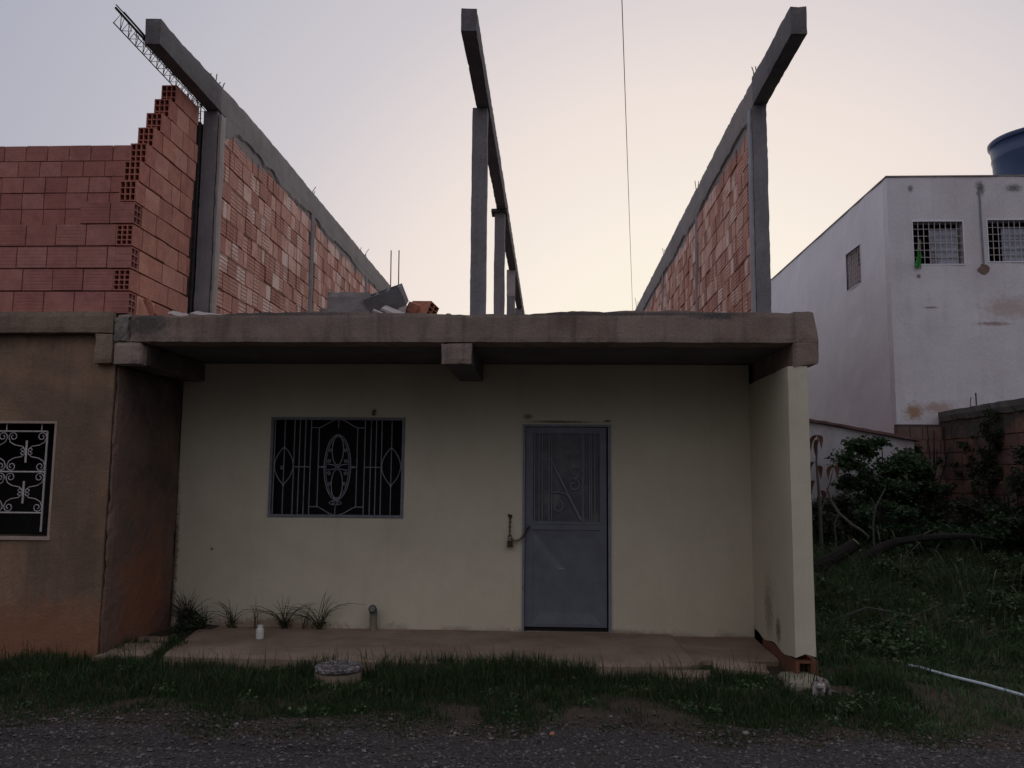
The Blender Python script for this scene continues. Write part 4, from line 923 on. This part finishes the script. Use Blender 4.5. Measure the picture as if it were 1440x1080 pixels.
bars([(6.36, 12.8, .2, .0, .0), (6.40, 12.9, .22, .0, .0), (6.36, 13.0, .16, .02, .0)], 2.87, BW)
b_ = MB(); brick_run(b_, None, 'x', 13.72, 13.86, 5.55, 6.28, -.1, 2.70, ch=.21, lens=(.3, .2), prot=.01); w_ = b_.build('brickwork', m_brick_b2, BW)
c_ = MB(); c_.box(5.56, 6.28, 13.735, 13.85, -.2, 2.66); c_.build('mortar', simple('old_mortar', (.085, .065, .055), .95, var=.4, scale=12), w_)

# overhead cable
b_ = MB(); pts = []
P0 = Vector((.70, 8, 6.53)); P1 = Vector((2.36, 24, 6.40))
for k in range(30):
    tt = -.9+k*2.5/29; p = P0.lerp(P1, tt); p.z += .10*(tt*(tt-1)) ; pts.append(p)
b_.tube(pts, .0045, 6)
tag(b_.build('overhead_cable', m_wire), 'single thin black cable crossing the open sky right of the middle column', 'cable')

# ------------------------------------------------------------ vegetation
def blades(name, n, sampler, m, hfun, wd=.0035, parent=None, lean=.45):
    XY = np.array([sampler() for _ in range(n)]); X_, Y_ = XY[:, 0], XY[:, 1]
    Z_ = terr(X_, Y_)-.005; Hh = np.array([hfun(a, b) for a, b in XY])*(.45+.9*rng.random(n))
    a = rng.random(n)*6.283; dx, dy = np.cos(a), np.sin(a); ln = lean*Hh*(rng.random(n)**1.2)*1.3
    b2 = rng.random(n)*6.283; wx, wy = np.cos(b2), np.sin(b2); w_ = wd*(.6+.8*rng.random(n))
    V = np.zeros((n, 5, 3))
    V[:, 0] = np.stack([X_-wx*w_, Y_-wy*w_, Z_], 1); V[:, 1] = np.stack([X_+wx*w_, Y_+wy*w_, Z_], 1)
    mx, my, mz = X_+dx*ln*.35, Y_+dy*ln*.35, Z_+Hh*.6
    V[:, 2] = np.stack([mx+wx*w_*.8, my+wy*w_*.8, mz], 1); V[:, 3] = np.stack([mx-wx*w_*.8, my-wy*w_*.8, mz], 1)
    V[:, 4] = np.stack([X_+dx*ln*1.15, Y_+dy*ln*1.15, Z_+Hh*(1-.25*(ln/np.maximum(Hh, .001)))], 1)
    b = np.arange(n)*5
    q = np.stack([b, b+1, b+2, b+3], 1).tolist(); t3 = np.stack([b+3, b+2, b+4], 1).tolist()
    me = bpy.data.meshes.new(name); me.from_pydata(V.reshape(-1, 3).tolist(), [], [tuple(i) for i in q]+[tuple(i) for i in t3]); me.materials.append(m)
    o = bpy.data.objects.new(name, me); col.objects.link(o)
    if parent is not None: o.parent = parent; me.transform(Matrix.Translation(-Vector(parent.location)))
    return o
def clump(x, y): return .5+.5*noise.noise(Vector((x*1.6, y*1.9, 2)))+.35*noise.noise(Vector((x*4.1, y*4.1, 7)))
def s_front():
    while True:
        x = rng.uniform(-5.6, 2.9); y = rng.uniform(5.72, 7.72 if x > -3.5 else 8.3)
        if (x+1.816)**2+(y-7.38)**2 < .045: continue
        d = .05+sstep(edge_y(x)-.2, edge_y(x)+.75, y)
        if rng.random() < d*max(.04, 1.5*clump(x*1.4, y*1.4)-.25) and not (.1 < x < 1.1 and 6.3 < y < 6.95 and rng.random() < .75): return x, y
def h_front(x, y):
    t_ = float(sstep(6.1, 7.3, y)); k = .75+.6*clump(x, y)
    h = (.04+.135*t_)*k*(.8+.45*noise.noise(Vector((x*.9, y*2.2, 9))))
    if -2.1 < x < 1.2 and y > 7.35: h *= 1.25
    if x < -2.2 and y > 7.3: h *= .75
    if x > 1.0 and y > 6.8: h *= 1.1
    if .0 < x < 1.2: h *= .8
    if .4 < x < 2.5 and y > 7.15: h *= .55
    if 1.95 < x < 2.45 and y > 6.75: h *= (.42 if y > 7.0 else .62)
    if (x+1.816)**2+(y-7.25)**2 < .14: h *= .5
    return h
tag(blades('grass', 60000, s_front, m_grass, h_front), 'dark green grass strip between the walkway and the road', 'grass', kind='stuff')
cents = []
for i in range(150):
    x = rng.uniform(-5, 2.6); y = 6.2+rng.random()**.6*1.35
    if (x+1.816)**2+(y-7.38)**2 < .12 or clump(x, y) < .35: continue
    sz_ = rng.uniform(.02, .06); cents.append(((x, y, float(terr(x, y))+sz_), (sz_*1.6, sz_*1.6, sz_)))
WEED_C = cents
tag(blades('tall_grass', 900, lambda: (rng.choice([-.6, .2, 1.6, -3.0, -4.6])+rng.normal()*.55, 7.3+rng.random()*.3), m_grass, lambda a, b: .26, wd=.003, lean=.5), 'taller grass stems along the walkway edge', 'grass', kind='stuff')
def s_lot():
    while True:
        y = 6.1+rng.random()**1.1*7.6; x = rng.uniform(2.4 if y > 7.5 else 2.6, min(6.25, 2.6+ (y)*.42+1.3))
        if y < 7.6 and x > 2.8 and rng.random() < .6: continue
        if y < 7.6 and rng.random() > clump(x*2, y*2)*1.2: continue
        if rng.random() < .35+clump(x+4, y): return x, y
def h_lot(x, y):
    if y < 7.8: return .05+.05*clump(x, y)
    return (.10+.24*float(sstep(7.6, 10.0, y)))*(.15+1.9*max(0, clump(x*1.3, y*1.3))**1.4)
tag(blades('lot_grass', 80000, s_lot, m_weed, h_lot, wd=.0038, lean=1.0), 'rough grass covering the vacant lot right of the house', 'grass', kind='stuff')
def leaves(cents, n, size, m, name, parent=None, up=.3, flat=False):
    """n small bent leaf shapes spread round the given blobs (centre, radii)"""
    k = np.array([c[1][0]*c[1][1]*c[1][2] for c in cents])**.7; k = k/k.sum()
    idx = rng.choice(len(cents), n, p=k)
    C = np.array([c[0] for c in cents])[idx]; S_ = np.array([c[1] for c in cents])[idx]
    d = rng.normal(size=(n, 3)); d /= np.linalg.norm(d, axis=1)[:, None]
    r = rng.random(n)**.5*(1+.30*rng.normal(size=n)); P = C+d*S_*r[:, None]
    a = rng.normal(size=(n, 3)); a[:, 2] *= .5; a /= np.linalg.norm(a, axis=1)[:, None]
    nn = rng.normal(size=(n, 3))+np.array([0, 0, 1.2 if flat else .6]); b = np.cross(a, nn); b /= np.linalg.norm(b, axis=1)[:, None]
    L_ = size*(.35+1.3*rng.random(n)**1.5)[:, None]; Wd = L_*(.26+.14*rng.random(n))[:, None]; nr = np.cross(a, b)
    V = np.stack([P-a*L_*.5, P+b*Wd+nr*Wd*.3, P+a*L_*.5-np.array([0, 0, 1])*L_*.12, P-b*Wd+nr*Wd*.3], 1)
    q = np.arange(n)*4
    f = np.concatenate([np.stack([q, q+1, q+2], 1), np.stack([q, q+2, q+3], 1)]).tolist()
    me = bpy.data.meshes.new(name); me.from_pydata(V.reshape(-1, 3).tolist(), [], [tuple(i) for i in f]); me.materials.append(m)
    o = bpy.data.objects.new(name, me); col.objects.link(o)
    if parent is not None: o.parent = parent; me.transform(Matrix.Translation(-Vector(parent.location)))
    return o
tag(leaves(WEED_C, 5200, .028, m_weed, 'verge_weeds', flat=True), 'small broad leaved weeds among the grass of the verge', 'weeds', kind='stuff')
# leafy ground cover of the lot
cents = []
for i in range(170):
    y = 8.1+rng.random()*5.4; x = rng.uniform(2.5, min(6.2, 2.9+y*.3)); s = .05+.12*rng.random()**2+.05*(y-7.6)/5
    cents.append(((x, y, float(terr(x, y))+s*.7), (s*1.3, s*1.2, s)))
for i in range(75):
    y = 9.0+rng.random()**.8*4.4; x = rng.uniform(2.6, 6.1); s = rng.uniform(.10, .24)*(.6+.4*(y-9)/4)
    cents.append(((x, y, float(terr(x, y))+s*.8), (s*1.2, s, s*1.25)))
tag(leaves(cents, 42000, .038, m_weed, 'weeds', flat=True), 'low broad leaved weeds spread over the vacant lot', 'weeds', kind='stuff')
def bush(name, loc, blobs, n, size, m, label, stems, cat='bush', group=None, stem_m=None):
    root = empty(name, loc, label, cat, group)
    leaves([((loc[0]+c[0], loc[1]+c[1], loc[2]+c[2]), s) for c, s in blobs], n, size, m, 'foliage', root)
    if stems:
        b_ = MB()
        for s in stems:
            k = len(s); b_.tube([(loc[0]+p[0], loc[1]+p[1], loc[2]+p[2]) for p in s], [.022*(1-.75*i/(k-1)) for i in range(k)], 6)
        b_.build('stems', stem_m or m_bark, root)
    return root
def rb_(cx, cy_, cz, sx, sy_, sz, n, s0, s1):
    out = []
    for _ in range(n):
        d = rng.normal(size=3); d /= np.linalg.norm(d); r = rng.random()**.4
        s = rng.uniform(s0, s1); out.append(((cx+d[0]*sx*r, cy_+d[1]*sy_*r, cz+d[2]*sz*r), (s, s*.9, s*.75)))
    return out
bush('bush', (4.75, 12.3, .7), rb_(0, 0, 1.1, .6, .45, .55, 26, .1, .22)+rb_(-.2, 0, 1.55, .28, .3, .12, 8, .08, .15)+rb_(.45, .2, 1.2, .35, .3, .45, 10, .12, .22), 15000, .055, m_leaf,
     'tall leafy green bush in front of the pale outbuilding wall', [[(0, 0, -.1), (-.05, 0, .5), (-.25, -.05, 1.2), (-.3, 0, 1.6)], [(.1, 0, -.1), (.2, 0, .5), (.4, 0, 1.3)], [(0, .1, -.1), (.05, .1, .8), (0, 0, 1.6)]])
bush('bush', (4.05, 11.9, .65), rb_(0, 0, .5, .55, .35, .45, 30, .08, .18), 8000, .05, m_leafdk, 'low dark tangled shrub beside the cream pillar behind the fallen log', [[(0, 0, -.1), (-.1, 0, .4), (-.15, 0, .9)], [(.1, 0, -.1), (.3, 0, .5), (.35, 0, .8)]])
bush('bush', (5.1, 12.6, .8), rb_(0, 0, .55, .7, .4, .55, 36, .09, .2), 9500, .05, m_leafdk, 'dark shrub filling the corner between outbuilding and brick wall', [[(0, 0, -.1), (0, 0, .6)]])
bush('bush', (5.85, 11.9, .6), rb_(0, 0, .55, .5, .7, .6, 36, .09, .2), 10000, .05, m_leafdk, 'dark shrub at the foot of the brick boundary wall', [[(0, 0, -.1), (0, 0, .6)]])
bush('climber', (6.22, 12.2, .7), rb_(-.02, 0, 1.4, .1, .35, .75, 30, .05, .12)+rb_(0, .6, 1.1, .1, .55, .65, 22, .05, .12)+rb_(0, -.7, .9, .1, .5, .5, 16, .05, .11), 6000, .04, m_leafdk, 'dark climber growing up the brick boundary wall to its top', [[(0, 0, -.2), (0, .1, .8), (0, 0, 1.9)]], cat='climbing plant')
bush('bush', (5.9, 10.6, .45), rb_(.1, 0, .85, .42, .5, .95, 40, .09, .2), 12000, .05, m_leafdk, 'tall dark bush at the right edge against the brick wall', [[(0, 0, -.1), (.1, 0, .9), (.2, 0, 1.6)]])
bush('bush', (5.15, 10.4, .42), rb_(0, 0, .26, .5, .4, .24, 24, .06, .15), 6500, .035, m_weed, 'rounded light green weed mound right of the fallen log', None)
bush('bush', (4.6, 9.3, .25), rb_(0, 0, .2, .34, .3, .2, 18, .05, .12), 4000, .035, m_weed, 'small leafy mound at the right above the pale blue pipe', None)
bush('bush', (3.2, 8.7, .15), rb_(0, 0, .1, .4, .3, .09, 16, .04, .1), 2600, .035, m_weed, 'low patch of broad weed leaves just right of the cream pillar', None)
bush('bush', (3.55, 12.3, .7), rb_(0, 0, .35, .45, .3, .4, 26, .07, .16), 6000, .045, m_leaf, 'dark green shrub right behind the withered plant beside the pillar', None)
bush('bush', (5.3, 11.4, .55), rb_(0, 0, .35, .6, .35, .3, 26, .07, .16), 6500, .045, m_leaf, 'mid green shrub behind the far end of the fallen limb', None)
bush('bush', (3.1, 9.6, .3), rb_(0, 0, .22, .35, .5, .2, 20, .05, .12), 3800, .035, m_weed, 'bright weed clump in the shade right behind the cream pillar', None)
def twigs(c, n, h, sp):
    out = []
    for _ in range(n):
        a = rng.uniform(0, 6.283); d = rng.uniform(.3, 1)*sp
        out.append([(0, 0, -.1), (math.cos(a)*d*.3, math.sin(a)*d*.3, h*.45), (math.cos(a)*d*.7+.03, math.sin(a)*d*.6, h*.8), (math.cos(a)*d, math.sin(a)*d, h*rng.uniform(.95, 1.25))])
    return out
for (x, y, w_, h_, n_, m_, lab) in ((3.05, 11.3, .4, .55, 7500, m_leafdk, 'dark tangled shrub hugging the pillar edge behind the fallen trunk'), (4.55, 11.5, .55, .55, 8500, m_leaf, 'broad green shrub between the bare twig and the fallen limb'),
        (5.6, 12.9, .5, .95, 9500, m_leafdk, 'tall dark shrub in front of the corner of the brick wall'), (5.75, 11.0, .42, .6, 8000, m_leaf, 'shaggy green shrub under the climber on the brick wall'),
        (5.5, 9.7, .5, .42, 7500, m_weed, 'shaggy tall weed mound at the right edge of the lot')):
    bush('bush', (x, y, float(terr(x, y))), rb_(0, 0, h_*.8, w_, .4, h_*.75, 34, .05, .15), n_, .045, m_, lab, twigs(0, 7, h_*1.5, w_))
# seeding stalks
r_ = empty('tall_weed', (4.9, 9.6, .28), 'tall seeding grass stalks standing in the middle of the vacant lot', 'weed')
for k in range(26):
    b_ = MB()
    x, y = 4.5+rng.normal()*.45, 9.7+rng.normal()*.6; z = float(terr(x, y)); h = rng.uniform(.35, .65); dx = rng.normal()*.14; dy = rng.normal()*.08
    b_.tube([(x, y, z), (x+dx*.3, y+dy*.3, z+h*.6), (x+dx, y+dy, z+h)], [.004, .003, .002], 4, cap=False)
    b_.tube([(x+dx*.9, y+dy*.9, z+h*.93), (x+dx*1.15, y+dy*1.15, z+h*1.05), (x+dx*1.5, y+dy*1.5, z+h*1.12)], [.003, .007, .001], 5, cap=False)
    b_.build('stalk', m_seed, r_)
cents = []
for i in range(60):
    x = 3.0+rng.random()*1.5; y = 8.7+rng.random()*1.0; cents.append(((x, y, float(terr(x, y))+.07), (.14, .12, .07)))
tag(leaves(cents, 5000, .045, m_litter, 'dead_brush', flat=True), 'dry brown brush and fallen leaves matted in the lot beside the cream pillar', 'dead leaves', kind='stuff')
for i, (pts, rr) in enumerate((([(2.9, 9.0, .32), (3.3, 9.1, .42), (3.75, 9.05, .40), (4.1, 9.2, .46)], .011), ([(3.1, 8.7, .24), (3.5, 8.95, .36), (3.8, 9.3, .44)], .009), ([(3.9, 8.8, .25), (3.7, 9.0, .40), (3.35, 9.3, .40)], .008))):
    b_ = MB(); b_.tube([Vector(p)+Vector((0, 0, .03*math.sin(k*2.3+i))) for k, p in enumerate(pts)], [rr, rr, rr*.8, rr*.4][:len(pts)], 6)
    tag(b_.build('dead_branch', m_bark2), ['long thin dry branch lying across the dead brush beside the pillar', 'short dry branch rising left to right in the dead brush', 'thin crossed twig lying over the dead brush'][i], 'branch')
# dead plant with hanging brown leaves
dpx = empty('dead_plant', (3.58, 11.5, .6), 'withered plant with drooping brown leaves right beside the cream pillar', 'plant')
b_ = MB(); b_.tube([(3.60, 11.5, .55), (3.60, 11.5, 1.4), (3.57, 11.5, 2.0), (3.60, 11.5, 2.35)], [.03, .022, .014, .006], 6); b_.tube([(3.6, 11.5, 1.3), (3.75, 11.5, 1.75), (3.8, 11.5, 1.95)], [.012, .008, .004], 5); b_.build('stalk', m_bark2, dpx)
b_ = MB()
for (x, z, l, dx) in ((3.60, 2.36, .22, -.09), (3.60, 2.36, .20, .05), (3.59, 2.3, .24, -.02), (3.54, 2.0, .2, -.06), (3.6, 1.95, .2, .03), (3.80, 1.96, .22, .05), (3.78, 1.95, .2, -.05), (3.52, 1.75, .2, -.02), (3.62, 1.62, .18, .04)):
    n = 6
    for k in range(n):
        pass
    pl_ = [(x+dx*min(1, 1.6*k/n), 11.5-.02*math.sin(k), z+.03*math.sin(math.pi*k/n)-l*(k/n)**1.5) for k in range(n+1)]
    wv = [.035*math.sin(math.pi*(.12+.86*k/n)) for k in range(n+1)]
    b_.add([(p[0]-w_, p[1], p[2]) for p, w_ in zip(pl_, wv)]+[(p[0]+w_, p[1]+.02, p[2]) for p, w_ in zip(pl_, wv)], [(k, k+1, n+2+k, n+1+k) for k in range(n)])
b_.build('leaves', m_deadleaf, dpx)
b_ = MB(); b_.tube([(3.54, 11, 1.66), (3.58, 11, 1.5), (3.66, 10.95, 1.34), (3.80, 10.9, 1.2), (3.93, 10.9, 1.12), (4.0, 10.88, 1.05)], [.010, .018, .02, .02, .018, .012], 6); b_.tube([(3.66, 10.95, 1.34), (3.60, 10.95, 1.2), (3.62, 10.95, .8)], [.012, .01, .008], 5)
tag(b_.build('dead_branch', m_bark2), 'bare curved grey branch leaning beside the pillar under the dead plant', 'branch')
b_ = MB(); b_.tube([(4.10, 11, .75), (4.10, 11, 1.2), (4.14, 11, 1.42), (4.25, 11, 1.62), (4.28, 11, 1.7)], [.014, .013, .011, .008, .004], 6); b_.tube([(4.14, 11, 1.42), (4.08, 11, 1.55)], [.008, .004], 5)
tag(b_.build('dead_branch', m_bark2), 'thin upright bare twig standing in front of the tall leafy bush', 'branch')
# fallen log and its curved limb
lg = empty('fallen_trunk', (3.6, 10.9, .6), 'dark fallen tree trunk with a sawn pale end lying in the weeds', 'fallen trunk')
def bark_tube(b_, pts, rs, n=14):
    k0 = len(b_.v); b_.tube(pts, rs, n)
    for i in range(k0, len(b_.v)):
        v = Vector(b_.v[i]); b_.v[i] = tuple(v+noise.noise_vector(v*7)*.022+noise.noise_vector(v*19)*.012)
b_ = MB(); bark_tube(b_, [(2.95, 10.6, .56), (3.2, 10.6, .68), (3.42, 10.6, .78), (3.62, 10.6, .90), (3.73, 10.6, 1.0)], [.10, .10, .092, .085, .07]); b_.build('trunk', m_bark, lg)
b_ = MB(); b_.lathe((0, 0, 0), [(.055, 0), (.05, .006)], 14); e = Vector((.11, 0, .10)).to_track_quat('Z', 'Y').to_matrix(); b_.v = [tuple(e @ Vector(v)+Vector((3.735, 10.6, 1.005))) for v in b_.v]; b_.build('sawn_end', m_cut, lg)
b_ = MB(); bark_tube(b_, [(3.70, 10.75, .62), (3.88, 10.7, .80), (4.04, 10.65, .93), (4.25, 10.6, 1.02), (4.5, 10.6, 1.06), (4.8, 10.6, 1.09), (5.15, 10.65, 1.10), (5.5, 10.7, 1.05)], [.07, .068, .058, .05, .042, .036, .028, .016]); b_.build('limb', m_bark, lg)
bush('bush', (4.1, 10.2, .4), rb_(0, 0, .2, .7, .25, .22, 26, .05, .13), 5200, .035, m_weed, 'green weeds growing along the near side of the fallen trunk', None)
# tall grass tufts against the cream wall
def tuft(loc, n, h, sp, label, m=None):
    r = empty('grass_tuft', loc, label, 'weed', 'weeds growing along the foot of the cream wall')
    b_ = MB()
    for k in range(n):
        a = rng.uniform(0, 6.283); l = h*rng.uniform(.45, 1.05); le = rng.uniform(.2, 1.25)*sp; dx, dy = math.cos(a)*le, -abs(math.sin(a))*le*.35
        x, y, z = loc[0]+rng.uniform(-.03, .03), loc[1]+rng.uniform(-.02, .02), loc[2]
        pts = [(x+dx*(t_**1.7), y+dy*(t_**1.7), z+l*(t_-.38*(le/max(sp, .01))*t_**3)) for t_ in (0, .25, .5, .75, 1)]
        b_.tube(pts, [.0045, .004, .0034, .0026, .001], 4, cap=False)
    b_.build('blades', m or m_dry, r)
    if n > 8:
        leaves([((loc[0], loc[1]-.02, loc[2]+.05), (.09, .04, .06))], int(n*3), .028, m_leafdk, 'leaves', r)
    return r
tuft((-3.93, 9.14, .11), 60, .48, .34, 'thick dark grass tuft in the left corner of the cream wall')
tuft((-3.72, 9.05, .11), 26, .34, .22, 'dense dark tuft at the left end of the walkway', m_grass)
tuft((-3.42, 9.13, .12), 16, .40, .30, 'wispy weed left of the white container below the window')
tuft((-3.17, 9.13, .12), 5, .44, .10, 'single upright stalk right behind the white container')
tuft((-2.85, 9.13, .12), 24, .42, .42, 'arching weed right of the white container')
tuft((-2.62, 9.14, .12), 6, .26, .22, 'short thin weed between the two arching weeds')
tuft((-2.47, 9.13, .12), 20, .52, .42, 'tall weed with arching stems left of the pipe stub')
leaves([((-3.80, 8.85, .16), (.14, .3, .09)), ((-3.72, 8.5, .12), (.08, .25, .05)), ((-3.85, 9.0, .22), (.12, .12, .12))], 1500, .035, m_leafdk, 'weeds')
tag(bpy.data.objects['weeds.001'], 'dark weeds filling the gap left of the walkway', 'weeds', kind='stuff')

# ------------------------------------------------------------ cat
def skin(name, verts, edges, radii, m, parent=None, sub=2):
    me = bpy.data.meshes.new(name); me.from_pydata(verts, edges, []); o = bpy.data.objects.new(name, me); col.objects.link(o)
    s = o.modifiers.new('skin', 'SKIN'); s.use_smooth_shade = True
    for i, r in enumerate(radii): me.skin_vertices[0].data[i].radius = (r, r) if not isinstance(r, tuple) else r
    me.skin_vertices[0].data[0].use_root = True
    if sub: u_ = o.modifiers.new('sub', 'SUBSURF'); u_.levels = sub; u_.render_levels = sub
    dg_ = bpy.context.evaluated_depsgraph_get(); ev = o.evaluated_get(dg_); me2 = bpy.data.meshes.new_from_object(ev); me2.name = name
    bpy.data.objects.remove(o); o = bpy.data.objects.new(name, me2); col.objects.link(o); me2.materials.clear(); me2.materials.append(m)
    me2.polygons.foreach_set('use_smooth', [True]*len(me2.polygons))
    if parent is not None: o.parent = parent
    return o
def catmat():
    m, nt, b = newmat('cat_fur'); tcn = nt.nodes.new('ShaderNodeTexCoord'); p = tcn.outputs['Object']
    y = nt_sep(nt, p, 1); z = nt_sep(nt, p, 2)
    n_ = nz(nt, p, 40, 4); back = ramp(nt, n_, [(.35, (.10, .085, .075)), (.6, (.20, .17, .15))])
    f = math_(nt, 'ADD', math_(nt, 'MULTIPLY', y, 9), math_(nt, 'MULTIPLY_ADD', nz(nt, p, 18, 3), .6, -.1))
    wz = math_(nt, 'MULTIPLY', math_(nt, 'SUBTRACT', z, .135), 9)
    f2 = math_(nt, 'MAXIMUM', f, wz)
    c = mix(nt, ramp(nt, f2, [(.1, (0, 0, 0)), (.35, (1, 1, 1))]), (.50, .46, .42, 1), back)
    nt.links.new(c, b.inputs['Base Color']); b.inputs['Roughness'].default_value = .9; bump(nt, b, nz(nt, p, 220, 3), .6, .004); return m
CT = empty('cat', (2.135, 7.02, .0), 'small white and grey cat crouching in the grass at the foot of the pillar', 'cat')
# local frame: faces -y; body runs back and to the right
V = [(0, 0, .115), (-.0, -.035, .125), (-.005, -.060, .142), (-.006, -.082, .150), (-.006, -.105, .146), (-.006, -.122, .138),   # chest, neck, head, muzzle
     (.035, .06, .12), (.075, .12, .12), (.10, .18, .105), (.115, .215, .085),                                                    # back, rump
     (-.028, -.012, .07), (-.030, -.018, .03), (-.030, -.035, .010), (.028, -.008, .07), (.028, -.014, .03), (.026, -.034, .010),    # front legs
     (.06, .17, .06), (.035, .14, .025), (.03, .105, .012), (.135, .17, .06), (.13, .13, .025), (.125, .095, .012),               # hind legs
     (.13, .25, .05), (.17, .27, .025), (.21, .25, .02), (.235, .21, .02)]
Ed = [(0, 1), (1, 2), (2, 3), (3, 4), (4, 5), (0, 6), (6, 7), (7, 8), (8, 9), (0, 10), (10, 11), (11, 12), (0, 13), (13, 14), (14, 15), (8, 16), (16, 17), (17, 18), (8, 19), (19, 20), (20, 21), (9, 22), (22, 23), (23, 24), (24, 25)]
Rd = [.046, .037, .034, .040, .030, .014, .050, .055, .052, .035, .020, .013, .015, .020, .013, .015, .032, .018, .014, .032, .018, .014, .014, .012, .011, .007]
skin('body', V, Ed, Rd, catmat(), CT)
ox, oy, oz = 2.135, 7.02, 0
m_ear = simple('cat_dark_fur', (.05, .045, .04), .9)
for s_ in (-1, 1):
    b_ = MB(); bx_ = ox-.006+s_*.024; b_.add([(bx_-.013, oy-.088, oz+.178), (bx_+.013, oy-.088, oz+.178), (bx_+s_*.004, oy-.074, oz+.176), (bx_+s_*.006, oy-.086, oz+.210)], [(0, 1, 3), (1, 2, 3), (2, 0, 3), (0, 2, 1)])
    b_.build('ear', m_ear, CT)
m_eye, nte, be = newmat('cat_eye'); be.inputs['Base Color'].default_value = (.9, .92, .85, 1); be.inputs['Roughness'].default_value = .1; be.inputs['Metallic'].default_value = .6  # near-white metallic colour stands in for eyeshine
for s_ in (-1, 1):
    b_ = MB(); n = 10; c0 = Vector((ox-.006+s_*.0165, oy-.113, oz+.156))
    for j in range(7):
        for k in range(n):
            th = math.pi*j/6; b_.v.append(tuple(c0+Vector((.0072*math.sin(th)*math.cos(6.283*k/n), .006*math.sin(th)*math.sin(6.283*k/n), .0072*math.cos(th)))))
    for j in range(6):
        for k in range(n): b_.f.append((j*n+k, j*n+(k+1) % n, (j+1)*n+(k+1) % n, (j+1)*n+k))
    b_.build('eye', m_eye, CT, smooth=True)
b_ = MB(); b_.lathe((ox-.006, oy-.139, oz+.141), [(.001, -.004), (.006, 0), (.001, .004)], 8); b_.build('nose', simple('cat_nose', (.30, .14, .13), .6), CT)
